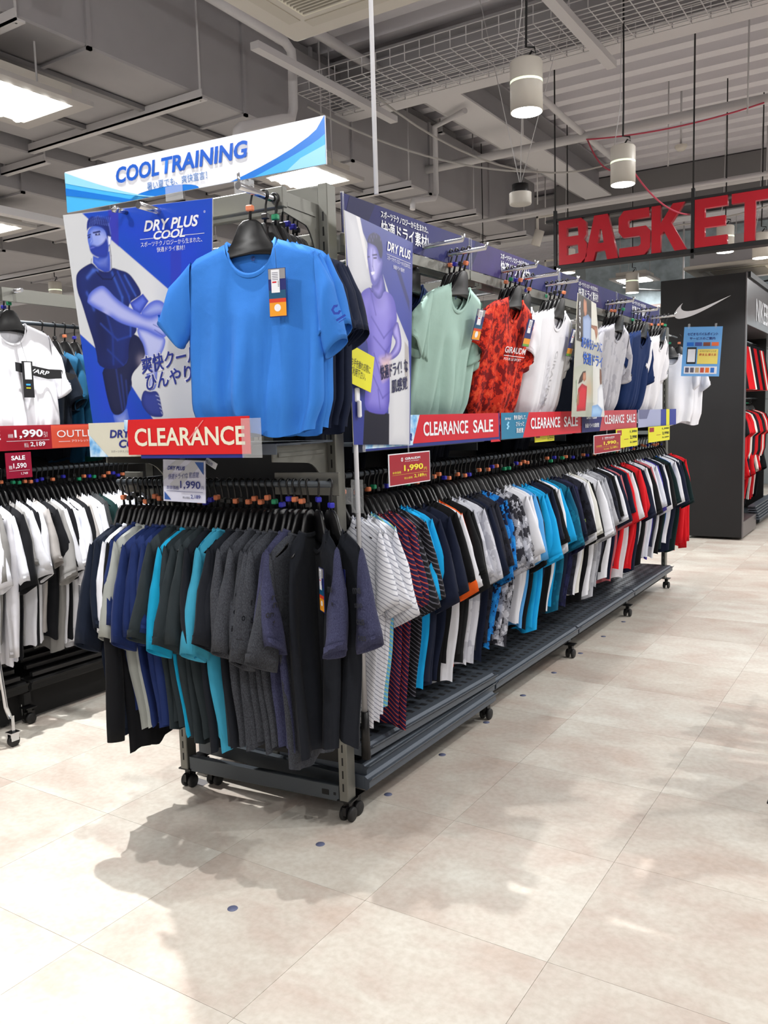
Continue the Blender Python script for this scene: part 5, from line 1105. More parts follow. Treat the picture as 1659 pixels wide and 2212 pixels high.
def man_two(R, X, Z):
    D = POSTER2; R[:] = lin((50, 60, 142))
    blob(R, X, Z, .35, .45, .12, .3, (58, 72, 168), .6)
    paint(R, X, Z, D['grey1'], (190, 192, 202), (206, 208, 216), .05); paint(R, X, Z, D['greyl'], (222, 222, 226)); paint(R, X, Z, D['grey2'], (200, 202, 210), (214, 216, 222), .05); paint(R, X, Z, D['greyd'], (176, 172, 172)); paint(R, X, Z, D['stripe'], (40, 46, 110), soft=.004)
    paint(R, X, Z, D['pants'], (20, 20, 40))
    paint(R, X, Z, D['arml'], (60, 54, 120), (96, 90, 176), .02); m = paint(R, X, Z, D['neck'], (76, 72, 158), (136, 130, 214), .03)
    m = paint(R, X, Z, D['face'], (84, 84, 170), (168, 164, 230), .03); blob(R, X, Z, .185, .60, .012, .04, (200, 198, 244), .6, m); paint(R, X, Z, D['shade'], (92, 90, 176), (112, 108, 196), .02, soft=.006)
    for k in ('brow', 'eye', 'eye2'): paint(R, X, Z, D[k], (36, 34, 90), soft=.0015)
    paint(R, X, Z, D['teeth'], (236, 234, 250)); lined(R, X, Z, [(.183, .67), (.178, .61), (.185, .595)], .003, (90, 86, 170), .6)
    m = paint(R, X, Z, D['hair'], (36, 34, 84), (28, 28, 70), .01)
    for k in range(14): blob(R, X, Z, .165 + .009 * k, .735 - .006 * abs(k - 6) + .01 * math.sin(k * 2.1), .004, .006, (86, 84, 150), .6, m)
    m = paint(R, X, Z, D['shirt'], (92, 84, 186), (138, 130, 220), .05)
    blob(R, X, Z, .24, .50, .06, .06, (172, 164, 236), .5, m); blob(R, X, Z, .15, .42, .03, .12, (84, 78, 180), .5, m); blob(R, X, Z, .3, .5, .03, .1, (90, 84, 186), .5, m)
    for p in ([(.16, .43), (.24, .36), (.30, .40)], [(.17, .36), (.25, .31), (.30, .35)], [(.17, .30), (.21, .22)], [(.16, .52), (.19, .44)], [(.2, .27), (.3, .22)], [(.16, .22), (.22, .14), (.29, .17)], [(.26, .12), (.29, .20)], [(.20, .10), (.19, .17)]): lined(R, X, Z, p, .004, (76, 70, 168), .6, m)
    lined(R, X, Z, [(.135, .545), (.17, .52), (.21, .515)], .002, (40, 38, 110), .9, m); lined(R, X, Z, [(.285, .55), (.33, .50), (.35, .44)], .002, (40, 38, 110), .9, m); lined(R, X, Z, [(.352, .45), (.345, .36), (.335, .28)], .005, (50, 46, 130), .8, m)
    m = paint(R, X, Z, D['armr'], (84, 76, 168), (168, 160, 230), .022); paint(R, X, Z, D['glow'], (226, 196, 200), soft=.02)
def people(R, X, Z):
    D = POSTER3; R[:] = lin((176, 176, 170))
    paint(R, X, Z, D['dark'], (58, 50, 46), (74, 64, 56), .1); paint(R, X, Z, D['light'], (222, 220, 210), (232, 230, 220), .1); paint(R, X, Z, D['pale'], (170, 174, 160), (188, 188, 176), .1); paint(R, X, Z, D['pale2'], (208, 208, 204), (220, 220, 216), .1)
    blob(R, X, Z, .32, .2, .06, .06, (196, 160, 120), .7); m = paint(R, X, Z, D['hair'], (26, 20, 20), (36, 28, 26), .02)
    for k in range(9): lined(R, X, Z, [(.27 + .018 * k, .12), (.27 + .018 * k, .02)], .002, (80, 86, 84), .7)
    paint(R, X, Z, D['face'], (150, 96, 70), (196, 136, 104), .02); paint(R, X, Z, D['blue'], (118, 138, 180), (160, 178, 214), .03); paint(R, X, Z, D['arm'], (140, 90, 66), (184, 126, 96), .02)
    paint(R, X, Z, D['ghair'], (50, 34, 26), (70, 48, 36), .02); paint(R, X, Z, D['gface'], (160, 104, 78), (190, 132, 102), .02); paint(R, X, Z, D['red'], (160, 24, 36), (200, 34, 48), .03); paint(R, X, Z, D['garm'], (140, 84, 62), (176, 116, 88), .02)
    paint(R, X, Z, D['mface'], (96, 62, 46), (130, 88, 66), .02); paint(R, X, Z, D['mshirt'], (200, 204, 214), (232, 234, 240), .03); paint(R, X, Z, D['mjean'], (120, 160, 210), (160, 196, 232), .03)
lean = math.atan2(.04, .79)
t = thing('advert_poster', 'blue and grey poster of a bearded man hugging his knee, captioned DRY PLUS COOL', 'poster', ef(-.785, -.315, 1.43), 0, rot=(lean, 0, EA))
poster_mesh('poster_man', POSTER1['quad'][:2] + [POSTER1['quad'][3], POSTER1['quad'][4]], 300, 360, man_one, t)
lettering('DRY PLUS', 0.275, 0.717, .236, .036, M_WHITE, t, bold=.03, shear=.3, rot=-.04); lettering('COOL', 0.315, 0.686, .135, .028, M_WHITE, t, bold=.03, shear=.3, rot=-.04)
flat_poly('rule', [(.255, .694), (.529, .682), (.529, .6835), (.255, .6955)], M_WHITE, t); lettering('®', 0.533, 0.745, .008, .008, M_WHITE, t)
lettering('スポーツテクノロジーから生まれた、', 0.256, 0.669, .262, .0165, M_WHITE, t, bold=.01, rot=-.045); lettering('快適ドライ素材！', 0.324, 0.645, .12, .0165, M_WHITE, t, bold=.01, rot=-.045)
M_HALO = mat('poster_caption_halo', (226, 228, 240), .35)
lettering('爽快クール！で', 0.208, 0.241, .36, .062, M_HALO, t, y=-.0015, bold=.07, shear=.18, rot=.12); lettering('ひんやり感覚', 0.224, 0.183, .33, .062, M_HALO, t, y=-.0015, bold=.07, shear=.18, rot=.12)
lettering('爽快クール！で', 0.210, 0.243, .36, .058, M_INKB, t, y=-.0025, bold=.03, shear=.18, rot=.12); lettering('ひんやり感覚', 0.226, 0.185, .33, .058, M_INKB, t, y=-.0025, bold=.03, shear=.18, rot=.12)
bm = tube([(.205, 0.0, .79), (.205, -.05, .792)], .008, 10); add_lathe(bm, [(0, -.012), (.011, -.009), (.013, 0), (.011, .009), (0, .012)], 12, c=(.205, -.054, .792)); obj('support_knob', bm, M_CHROME, t)
t = thing('advert_poster', 'purple and grey poster of a laughing man in a sports shirt, captioned DRY PLUS', 'poster', (.085, -.02, 1.43), PI / 2)
Q2 = [POSTER2['quad'][0], POSTER2['quad'][1], POSTER2['quad'][3], POSTER2['quad'][4]]
poster_mesh('poster_runner', Q2, 210, 330, man_two, t)
lettering('DRY PLUS', .277, .680, .17, .036, M_WHITE, t, bold=.03, shear=.2, rot=-.06); flat_poly('rule', [(.275, .667), (.447, .655), (.447, .6565), (.275, .6685)], M_WHITE, t)
lettering('スポーツテクノロジーから生まれた、', .276, .648, .168, .016, M_WHITE, t, bold=.01, rot=-.07); lettering('快適ドライ素材！', .318, .620, .08, .0155, M_WHITE, t, bold=.01, rot=-.06)
lettering('快適ドライ！な', .213, .206, .20, .052, mat('caption_dark', (36, 36, 84), .4), t, bold=.02, shear=.25, rot=.18); lettering('肌感覚', .284, .158, .12, .048, MATS['caption_dark'], t, bold=.02, shear=.25, rot=.16)
t = thing('advert_poster', 'poster collage of three people, captioned in blue, in the third bay', 'poster', (.15, 2.0, 1.43), PI / 2)
Q3 = [POSTER3['quad'][0], POSTER3['quad'][1], POSTER3['quad'][4], POSTER3['quad'][5]]
poster_mesh('poster_people', Q3, 120, 170, people, t)
lettering('あらゆるシーンに', .19, .43, .36, .06, M_BLUE, t, bold=.03, rot=-.04); lettering('快適ドライ', .22, .34, .34, .07, M_BLUE, t, bold=.03, rot=-.04); lettering('DRY PLUS', .10, .12, .012, .13, mat('green_ink', (30, 140, 70), .4), t, bold=.01)
lettering('ダ\nル\nマ\nー\nク', .155, .48, .02, .2, M_WHITE, t, bold=.01)

# --- blue header strips along the top of the long rack
BJ = [.035, 1.035, 2.14, 3.20, 4.30]
for k in range(4):
    y0, y1 = BJ[k] + .006, BJ[k + 1] - .006; L_ = y1 - y0
    t = panel('header_strip', f'glossy deep blue header strip with white Japanese lettering, {ordinal(k + 1)} from the near post', 'sign strip', (.040, y0, 2.148), PI / 2, L_, .134, M_DBLUE, .004, 'blue header strips')
    if k in (1, 2): flat_poly('purple_patch', [(L_ * .55 * (k - 1) + .0, 0), (L_ * .35 + .2 * k, 0), (L_ * .45 + .1 * k, .134), (L_ * .1 + .2 * (k - 1), .134)], M_PURP, t, -.0008)
    flat_poly('fabric_fold_print', [(L_ * .05, .134), (L_ * .22, .134), (L_ * .12, 0), (0, .02)], mat('strip_fold_print', (10, 14, 70), .6), t, -.0007)
    tx = .27 + (0, .07, .06, .10)[k]
    lettering('スポーツテクノロジーから生まれた、', tx - .02, .094, .36, .026, M_WHITE, t, bold=.012); lettering('快適ドライ素材!', tx - .02, .030, .36, .055, M_WHITE, t, bold=.03)
    for q in (0, L_ - .008): obj('clear_holder', box((q, -.004, -.004), (q + .008, .006, .138)), M_CLEAR, t)
    obj('lower_rail', box((0, .0, -.045), (L_, .012, -.004)), M_STEEL, t)
# --- shelf edge strips on the long rack
def skewed(parent, x0, x1, x2, x3, h, m, y=-.0012): return flat_poly('printed_band', [(x0, 0), (x1, 0), (x2, h), (x3, h)], m, parent, y)
t = panel('shelf_edge_sign', 'shelf edge sign with ice cubes beside a red CLEARANCE SALE band', 'sign', (.076, .085, 1.378), PI / 2, 1.165, .127, M_NAVYP, .003)
hs = .120
flat_poly('ice_print', [(.0, .008), (.34, .008), (.40, .127), (.0, .127)], M_ICE, t, -.0012); flat_poly('red_band', [(.34, .014), (1.15, .014), (1.15, .127), (.40, .127)], M_CRED, t, -.0014)
lettering('DRY PLUS', .118, .098, .155, .017, M_INKB, t, y=-.003, bold=.03, shear=.25); lettering('COOL', .15, .074, .095, .017, M_INKB, t, y=-.003, bold=.03, shear=.25)
lettering('爽快クール！でひんやり感覚', .045, .024, .29, .034, M_HALO, t, y=-.0022, bold=.08); lettering('爽快クール！でひんやり感覚', .047, .026, .285, .030, M_INKB, t, y=-.003, bold=.02)
lettering('CLEARANCE', .425, .040, .40, .058, M_WHITE, t, y=-.003, bold=.02); lettering('SALE', .875, .040, .21, .058, M_WHITE, t, y=-.003, bold=.02)
obj('clear_sleeve', box((-.022, -.006, -.002), (-.004, -.004, .128)), M_CLEAR, t); flat_poly('red_tab', [(1.06, -.008), (1.17, -.008), (1.15, .003), (1.06, .003)], M_CRED, t, -.002)
t = panel('shelf_edge_sign', 'shelf edge sign with a teal panel beside a red CLEARANCE SALE band', 'sign', (.076, 1.265, 1.378), PI / 2, 1.13, .127, M_CRED, .003)
flat_poly('teal_print', [(.0, .0), (.26, .0), (.34, .127), (.0, .127)], M_TEALP, t, -.0012)
lettering('DRY PLUS', .04, .092, .07, .011, M_WHITE, t, y=-.003, bold=.02, shear=.2); lettering('熱を逃がして、', .145, .092, .155, .022, M_WHITE, t, y=-.003, bold=.01); lettering('さらっと', .17, .060, .10, .022, M_WHITE, t, y=-.003, bold=.01); lettering('肌感覚', .175, .026, .085, .024, M_WHITE, t, y=-.003, bold=.01)
for q in range(4): flat_poly('chevron_mark', [(.06 + .01 * (q % 2), .05 + .009 * q), (.075 + .01 * (q % 2), .045 + .009 * q), (.085 + .01 * (q % 2), .053 + .009 * q), (.07 + .01 * (q % 2), .058 + .009 * q)], M_PALEB, t, -.002)
lettering('CLEARANCE', .36, .040, .42, .058, M_WHITE, t, y=-.003, bold=.02); lettering('SALE', .84, .040, .23, .058, M_WHITE, t, y=-.003, bold=.02)
t = panel('shelf_edge_sign', 'shelf edge sign with a navy DRY PLUS panel beside a red CLEARANCE SALE band', 'sign', (.076, 2.41, 1.378), PI / 2, 1.15, .127, mat('faded_red', (196, 74, 84), .3), .003)
flat_poly('navy_print', [(.0, .0), (.33, .0), (.40, .127), (.0, .127)], M_DBLUE, t, -.0012)
lettering('DRY PLUS', .08, .078, .19, .028, M_WHITE, t, y=-.003, bold=.03, shear=.2); lettering('快適ドライな肌感覚', .05, .026, .26, .026, M_WHITE, t, y=-.003, bold=.01); lettering('CLEARANCE', .42, .040, .42, .058, M_WHITE, t, y=-.003, bold=.02); lettering('SALE', .90, .040, .20, .058, M_WHITE, t, y=-.003, bold=.02)
t = panel('shelf_edge_sign', 'farthest shelf edge sign, blue and white with a yellow block', 'sign', (.076, 3.60, 1.378), PI / 2, 1.10, .127, mat('pale_violet_print', (168, 174, 210), .3), .003)
flat_poly('blue_print_block', [(.62, .0), (1.10, .0), (1.10, .127), (.62, .127)], M_INKB, t, -.0012); flat_poly('yellow_print_block', [(.78, .0), (.88, .0), (.88, .127), (.78, .127)], M_YEL, t, -.0016); flat_poly('dark_print_block', [(.02, .06), (.22, .06), (.3, .127), (.02, .127)], mat('grey_violet', (110, 112, 150), .3), t, -.0014)

# --- price cards hanging under the shelf
def gmark(parent, x, z, r, m, y=-.002):
    out = [(x + r * math.cos(math.radians(a)), z + r * math.sin(math.radians(a))) for a in (30, 90, 150, 210, 270, 330)]
    inn = [(x + r * .55 * math.cos(math.radians(a)), z + r * .55 * math.sin(math.radians(a))) for a in (30, 90, 150, 210, 270, 330)]
    bm = bmesh.new()
    for k in range(5): bm.faces.new([bm.verts.new((p[0], y, p[1])) for p in (out[k], out[k + 1], inn[k + 1], inn[k])])
    bm.faces.new([bm.verts.new((x + a, y, z + b_)) for a, b_ in ((0, -.18 * r), (.75 * r, -.18 * r), (.75 * r, .18 * r), (0, .18 * r))])
    return obj('hexagon_mark', bm, m, parent)
def red_card(label, loc, w_, h):
    t = panel('price_card', label, 'price card', loc, PI / 2, w_, h, M_WHITE, .003, 'price cards')
    flat_poly('red_face', [(.005, .004), (w_ - .005, .004), (w_ - .005, h - .004), (.005, h - .004)], M_DRED, t, -.001)
    gmark(t, w_ * .30, h * .80, h * .07, M_WHITE); lettering('GIRAUDM', w_ * .37, h * .78, w_ * .37, h * .075, M_WHITE, t, bold=.03); lettering('POUR LE SPORT', w_ * .37, h * .72, w_ * .34, h * .028, M_WHITE, t)
    lettering('1,990', w_ * .34, h * .40, w_ * .47, h * .22, M_YTXT, t, bold=.03); lettering('本体価格', w_ * .07, h * .37, w_ * .2, h * .08, M_YTXT, t); lettering('円', w_ * .83, h * .38, w_ * .07, h * .10, M_YTXT, t)
    lettering('2,189', w_ * .58, h * .17, w_ * .24, h * .12, M_YTXT, t, bold=.02); lettering('税込価格', w_ * .34, h * .17, w_ * .2, h * .07, M_YTXT, t); lettering('円', w_ * .83, h * .17, w_ * .06, h * .08, M_YTXT, t)
    flat_poly('rule', [(w_ * .07, h * .33), (w_ * .93, h * .33), (w_ * .93, h * .336), (w_ * .07, h * .336)], M_YTXT, t, -.0016)
    obj('card_hanger', tube([(w_ * .5, .006, h), (w_ * .5, .006, h + .03)], .003, 6), M_CLEAR, t)
red_card('red price card reading 1,990 hanging in the first bay', (.10, .205, 1.238), .315, .122)
red_card('red price card reading 1,990 hanging in the third bay', (.10, 2.56, 1.240), .54, .115)
def yel_card(label, loc, w_, h):
    t = panel('price_card', label, 'price card', loc, PI / 2, w_, h, M_YEL, .003, 'price cards')
    flat_poly('red_patch', [(w_ * .04, h * .66), (w_ * .24, h * .66), (w_ * .24, h * .94), (w_ * .04, h * .94)], M_DRED, t, -.001)
    for z, s in ((.74, '1,990'), (.40, '2,990'), (.18, '3,289')): lettering(s, w_ * .62, h * z, w_ * .33, h * (.14 if z > .2 and z != .40 else (.2 if z == .40 else .1)), M_BLKP, t, bold=.02)
    flat_poly('black_bar', [(w_ * .35, h * .42), (w_ * .55, h * .42), (w_ * .55, h * .45), (w_ * .35, h * .45)], M_DRED, t, -.001)
yel_card('yellow price card beside the far red price card', (.095, 3.02, 1.255), .50, .125)
yel_card('farthest yellow price card reading 2,990', (.095, 3.80, 1.262), .62, .115)
yel_card('small yellow card peeking below the second clearance sign', (.05, 1.75, 1.345), .28, .034)
# --- end unit signs
t = panel('shelf_edge_sign', 'cream sign reading DRY PLUS COOL half covered by the red CLEARANCE sign', 'sign', ef(-.725, -.450, 1.390), EA, .60, .117, mat('cream_card', (214, 212, 196), .4), .003)
flat_poly('ice_print', [(0, 0), (.085, 0), (.0, .078)], M_ICE, t, -.001); lettering('DRY PLUS', .098, .064, .20, .028, M_NAVYP, t, bold=.03, shear=.15); lettering('COOL', .138, .030, .14, .028, M_NAVYP, t, bold=.03, shear=.15); lettering('スポーツテクノロジーから', .10, .014, .12, .008, M_GRYP, t)
t = panel('shelf_edge_sign', 'large red CLEARANCE sign in a clear sleeve on the end shelf', 'sign', ef(-.520, -.478, 1.397), EA, .500, .117, mat('clear_red', (214, 28, 32), .3), .003)
lettering('CLEARANCE', .032, .028, .45, .060, M_OFFW, t, y=-.002, bold=.02); obj('clear_sleeve', bevel(box((.47, -.004, -.012), (.545, -.002, .110)), .0005), M_CLEAR, t)
flat_poly('blue_corner', [(-.012, .08), (0.0, .08), (.006, .117), (-.012, .117)], M_ICE, t, -.0005); obj('blue_backer', box((.05, .004, -.012), (.47, .007, .0)), M_NAVYP, t)
flat_poly('glare_mark', [(.255, .045), (.262, .045), (.325, .108), (.32, .108)], mat('sleeve_glare', (232, 130, 130), .3), t, -.0024)  # lighter red streak painted in as glare on the clear sleeve
t = panel('price_card', 'white DRY PLUS price card reading 1,990 hanging on the end rail', 'price card', ef(-.508, -.335, 1.228), EA, .186, .146, mat('card_white', (214, 216, 234), .3), .003, 'price cards', rot=(-.03, .03, EA))
wavy(t, [(.0, .07), (.10, .146), (.06, .146), (.0, .105)], M_PALEG); wavy(t, [(.06, .04), (.186, .146), (.13, .146), (.03, .06)], M_PALEG)
wavy(t, [(.142, .140), (.180, .140), (.180, .096)], mat('card_blue', (50, 92, 168), .35), -.0018); wavy(t, [(.006, .006), (.036, .006), (.006, .034)], MATS['card_blue'], -.0018)
lettering('DRY PLUS', .022, .110, .078, .014, M_NAVYP, t, y=-.003, bold=.03, shear=.25); lettering('快適ドライ!な 肌感覚', .026, .076, .135, .020, M_NAVYP, t, y=-.003, shear=.2, rot=.08)
lettering('1,990', .078, .044, .088, .030, M_NAVYP, t, y=-.003, bold=.01); lettering('本体価格', .016, .042, .056, .014, M_NAVYP, t, y=-.003); lettering('円', .170, .046, .010, .012, M_NAVYP, t, y=-.003)
lettering('2,189', .124, .012, .042, .015, M_NAVYP, t, y=-.003, bold=.01); lettering('税込価格', .088, .012, .032, .008, M_GRYP, t, y=-.003); flat_poly('rule', [(.016, .036), (.176, .036), (.176, .037), (.016, .037)], M_NAVYP, t, -.002)
t = panel('price_tag', 'small white swing label tilted behind the white price card', 'label', ef(-.345, -.30, 1.36), EA, .05, .022, M_WHITE, .002, rot=(0, .5, EA)); lettering('PLUS', .004, .006, .03, .009, M_NAVYP, t)
# yellow notice behind the navy shirts
t = panel('notice_card', 'bright yellow notice tilted beside the white pole clamp', 'notice', (.105, -.075, 1.63), PI / 2, .17, .13, M_YEL, .002, rot=(0, .25, PI / 2)); lettering('お手を触れる際に\nご利用下さい。', .03, .03, .12, .06, M_BLKP, t)
# info poster at the far end
t = panel('info_poster', 'blue mobile point service poster clipped at the far rack end', 'poster', (.075, 4.86, 1.775), 0, .30, .40, mat('poster_blue', (110, 172, 234), .25), .003, rot=(0, .06, 0.0))
lettering('セピオモバイルポイント', .03, .33, .24, .024, M_NAVYP, t, bold=.01); lettering('サービスのご案内', .05, .295, .20, .022, M_NAVYP, t, bold=.01)
for k, c in enumerate([(30, 110, 210), (60, 80, 160), (130, 70, 50), (230, 110, 60)]): flat_poly('picture_block', [(.03 + .065 * k, .245), (.085 + .065 * k, .245), (.085 + .065 * k, .275), (.03 + .065 * k, .275)], mat(f'info_block_{"abcd"[k]}', c, .4), t)
flat_poly('phone_print', [(.035, .10), (.11, .10), (.11, .235), (.035, .235)], M_BLKP, t); flat_poly('phone_screen', [(.042, .115), (.103, .115), (.103, .22), (.042, .22)], M_SIGNW, t, -.002)
flat_poly('yellow_print', [(.12, .10), (.28, .10), (.28, .22), (.12, .22)], mat('soft_yellow', (240, 220, 110), .4), t); lettering('スマホでポイントが', .135, .195, .13, .016, M_BLKP, t); lettering('貯まる 使える', .135, .165, .13, .02, M_OUTL, t, bold=.02)
flat_poly('white_print_band', [(.02, .02), (.28, .02), (.28, .08), (.02, .08)], M_SIGNW, t)
for k, c in enumerate([(90, 90, 110), (90, 90, 110), (190, 160, 120), (200, 80, 60), (240, 120, 40), (40, 110, 200)]): flat_poly('picture_block', [(.03 + .04 * k, .03), (.06 + .04 * k, .03), (.06 + .04 * k, .07), (.03 + .04 * k, .07)], mat(f'info_small_{"abcdef"[k]}', c, .4), t, -.002)
obj('clip', boxes(((.03, -.006, .385), (.045, .006, .425)), ((.24, -.006, .385), (.255, .006, .425))), M_CLEAR, t)
# left rack strips
t = panel('shelf_edge_sign', 'dark red shelf edge sign reading 1,990 and OUTLET on the left rack', 'sign', (-1.985, -.33, 1.39), PI / 2, .945, .122, M_DRED, .003)
flat_poly('orange_panel', [(.615, .002), (.942, .002), (.942, .119), (.615, .119)], M_OUTL, t, -.001)
lettering('E', .30, .055, .03, .045, M_WHITE, t, bold=.02); lettering('1,990', .405, .056, .16, .045, M_WHITE, t, bold=.03); lettering('本体価格', .37, .062, .028, .02, M_WHITE, t); lettering('円より', .57, .060, .022, .028, M_WHITE, t)
lettering('2,189', .49, .013, .085, .026, M_WHITE, t, bold=.02); lettering('税込', .455, .013, .025, .022, M_WHITE, t); flat_poly('rule', [(.36, .045), (.60, .045), (.60, .047), (.36, .047)], M_WHITE, t, -.002)
lettering('OUTLET', .648, .056, .265, .036, M_WHITE, t, bold=.0); lettering('アウトレット', .735, .028, .105, .013, M_WHITE, t)
for a in (.655, .85): flat_poly('rule', [(a, .033), (a + .07, .033), (a + .07, .035), (a, .035)], M_WHITE, t, -.002)
t = panel('price_card', 'small dark red SALE card reading 1,590 on the left rack', 'price card', (-1.95, -.005, 1.256), PI / 2, .14, .125, mat('maroon_print', (140, 20, 50), .35), .003, 'price cards')
lettering('SALE', .03, .088, .075, .022, M_WHITE, t, bold=.03); lettering('1,590', .038, .045, .072, .028, M_WHITE, t, bold=.02); lettering('税抜', .014, .045, .018, .018, M_WHITE, t); lettering('1,749', .078, .014, .036, .013, M_WHITE, t); flat_poly('rule', [(.014, .036), (.126, .036), (.126, .037), (.014, .037)], M_WHITE, t, -.002)

# --- BASKET sign on its black frame
t = thing('hanging_sign', 'large red letters reading BASKET on a black hanging frame', 'sign', (-1.06, 5.0, 2.80))
M_FR = mat('black_frame_steel', (26, 26, 28), .5); M_LET = mat('red_letter_face', (190, 20, 40), .3)
obj('lower_bar', bevel(box((-.09, -.03, -.02), (5.6, .09, .018)), .003), M_FR, t); obj('upper_bar', bevel(box((-.09, -.02, .405), (5.6, .05, .43)), .003), M_FR, t)
for x in (0.0, 1.19, 2.4, 3.6): obj('frame_upright', box((x - .013, -.03, -.06), (x + .013, .0, .50)), M_FR, t); 
for x in (0.0, 1.19, 2.4, 3.6): obj('suspension_rod', tube([(x, -.015, .5), (x, -.015, 1.8)], .007, 6), M_FR, t)
xs = [.035, .27, .575, .855, 1.205, 1.49]; ws = [.26, .30, .27, .29, .265, .27]
GL = {'B': [[(0, 0), (.78, 0), (.98, .12), (1, .40), (.88, .52), (.98, .62), (.96, .90), (.8, 1), (0, 1)], [(.28, .20), (.28, .42), (.68, .42), (.70, .22)], [(.28, .62), (.28, .82), (.68, .82), (.70, .62)]],
      'A': [[(0, 0), (.27, 0), (.34, .2), (.62, .2), (.68, 0), (1, 0), (.70, 1), (.30, 1)], [(.40, .38), (.58, .38), (.52, .68), (.46, .68)]],
      'S': [[(.02, 0), (.82, 0), (1, .14), (1, .50), (.86, .62), (.34, .62), (.30, .66), (.30, .76), (.36, .80), (.96, .80), (.96, 1), (.16, 1), (0, .86), (0, .55), (.14, .42), (.66, .42), (.70, .38), (.70, .24), (.64, .20), (.02, .20)]],
      'K': [[(0, 0), (.26, 0), (.26, .36), (.36, .44), (.66, 0), (1, 0), (.56, .60), (.94, 1), (.60, 1), (.26, .62), (.26, 1), (0, 1)]],
      'E': [[(0, 0), (.96, 0), (.96, .2), (.3, .2), (.3, .4), (.9, .4), (.9, .6), (.3, .6), (.3, .8), (.96, .8), (.96, 1), (0, 1)]],
      'T': [[(.36, 0), (.66, 0), (.66, .8), (1, .8), (1, 1), (0, 1), (0, .8), (.36, .8)]], 
      'L': [[(0, 0), (.95, 0), (.95, .22), (.28, .22), (.28, 1), (0, 1)]]}
def block_letter(ch, x, z, w_, h, d, m, parent):
    cu = bpy.data.curves.new('glyph', 'CURVE'); cu.dimensions = '2D'; cu.fill_mode = 'BOTH'; cu.extrude = d / 2
    for lp in GL[ch]:
        sp = cu.splines.new('POLY'); sp.points.add(len(lp) - 1); sp.use_cyclic_u = True
        for q, p in zip(sp.points, lp): q.co = (p[0] * w_, p[1] * h, 0, 1)
    o = bpy.data.objects.new('glyph', cu); C.objects.link(o); dg = bpy.context.evaluated_depsgraph_get(); dg.update()
    me = bpy.data.meshes.new_from_object(o.evaluated_get(dg)); bpy.data.objects.remove(o); bpy.data.curves.remove(cu)
    me.transform(Matrix.Rotation(PI / 2, 4, 'X')); me.materials.clear(); me.materials.append(m); me.name = 'letter'
    q = link(bpy.data.objects.new('letter', me), parent); q.location = (x, 0, z); return q
for ch, x, w_ in zip('BASKET', xs, ws): block_letter(ch, x, .02, w_, .385, .05, M_LET, t)
for ch, x in zip('BALL', (1.80, 2.10, 2.42, 2.72)): block_letter(ch, x, .02, .27, .385, .05, M_LET, t)

# ================================================================== DETAILS ON THE DISPLAY SHIRTS
def swing_ticket(parent, x, y, z, w_, h, front=True, kind='sun'):
    """hangtag and white price ticket on two strings; drawn on the shirt it belongs to"""
    o = obj('hang_tag', box((x, y, z), (x + w_, y + .0015, z + h)), mat('tag_navy', (38, 44, 110), .3), parent)
    k = -1
    def r(nm, a, b_, c, d, m, yy): return flat_poly(nm, [(x + w_ * a, z + h * b_), (x + w_ * c, z + h * b_), (x + w_ * c, z + h * d), (x + w_ * a, z + h * d)], m, o, y - yy)
    if kind == 'sun':
        r('orange_print', .02, .02, .98, .30, mat('tag_orange', (240, 160, 40), .35), .0006); r('red_print', .02, .30, .98, .38, mat('tag_red', (214, 66, 40), .35), .0007); r('teal_print', .02, .38, .98, .55, mat('tag_teal', (24, 84, 120), .35), .0006); r('grey_print', .02, .78, .98, .99, mat('tag_grey', (150, 148, 150), .3), .0006)
        flat_poly('sun_mark', arc(x + w_ * .48, z + h * .19, w_ * .19, 0, 345, 18), M_WHITE, o, y - .0009)
    else: r('green_print', .02, .02, .98, .1, mat('tag_green', (110, 170, 60), .4), .0006); r('orange_print', .02, .1, .98, .3, mat('tag_orange', (240, 160, 40), .35), .0006)
    r('price_ticket', .18, .50, .66, .97, M_WHITE, .0016); r('red_line', .24, .70, .48, .73, M_RED, .0020)
    for q in range(5): r('ticket_line', .24, .76 + .035 * q, .58, .772 + .035 * q, M_GRYP, .0020)
    for q in range(7): r('bar_code', .56, .62 + .018 * q, .63, .628 + .018 * q, M_BLKP, .0020)
    bm = tube([(x + w_ * .5, y, z + h), (x + w_ * .42, y + .004, z + h + .06)], .0006, 4); obj('string', bm, M_BLKP, o)
    return o
def sleeve_logo(parent, x, y, z, m, r=.016, rot=None):
    bm = bmesh.new(); cut = 300
    out = [(r * math.cos(math.radians(a)), r * math.sin(math.radians(a))) for a in (40, 90, 150, 210, 270, 320)]
    for k in range(5): bm.faces.new([bm.verts.new((p[0], 0, p[1])) for p in (out[k], out[k + 1], (out[k + 1][0] * .5, out[k + 1][1] * .5), (out[k][0] * .5, out[k][1] * .5))])
    add_box(bm, (-r, -.0001, -r * 1.9), (r, 0, -r * 1.5)); add_box(bm, (-r * .8, -.0001, -r * 2.3), (r * .8, 0, -r * 2.15))
    o = obj('sleeve_emblem', bm, m, parent); o.location = (x, y, z)
    if rot: o.rotation_euler = rot
    return o
M_TAPE = mat('neck_tape', (18, 18, 22), .6)
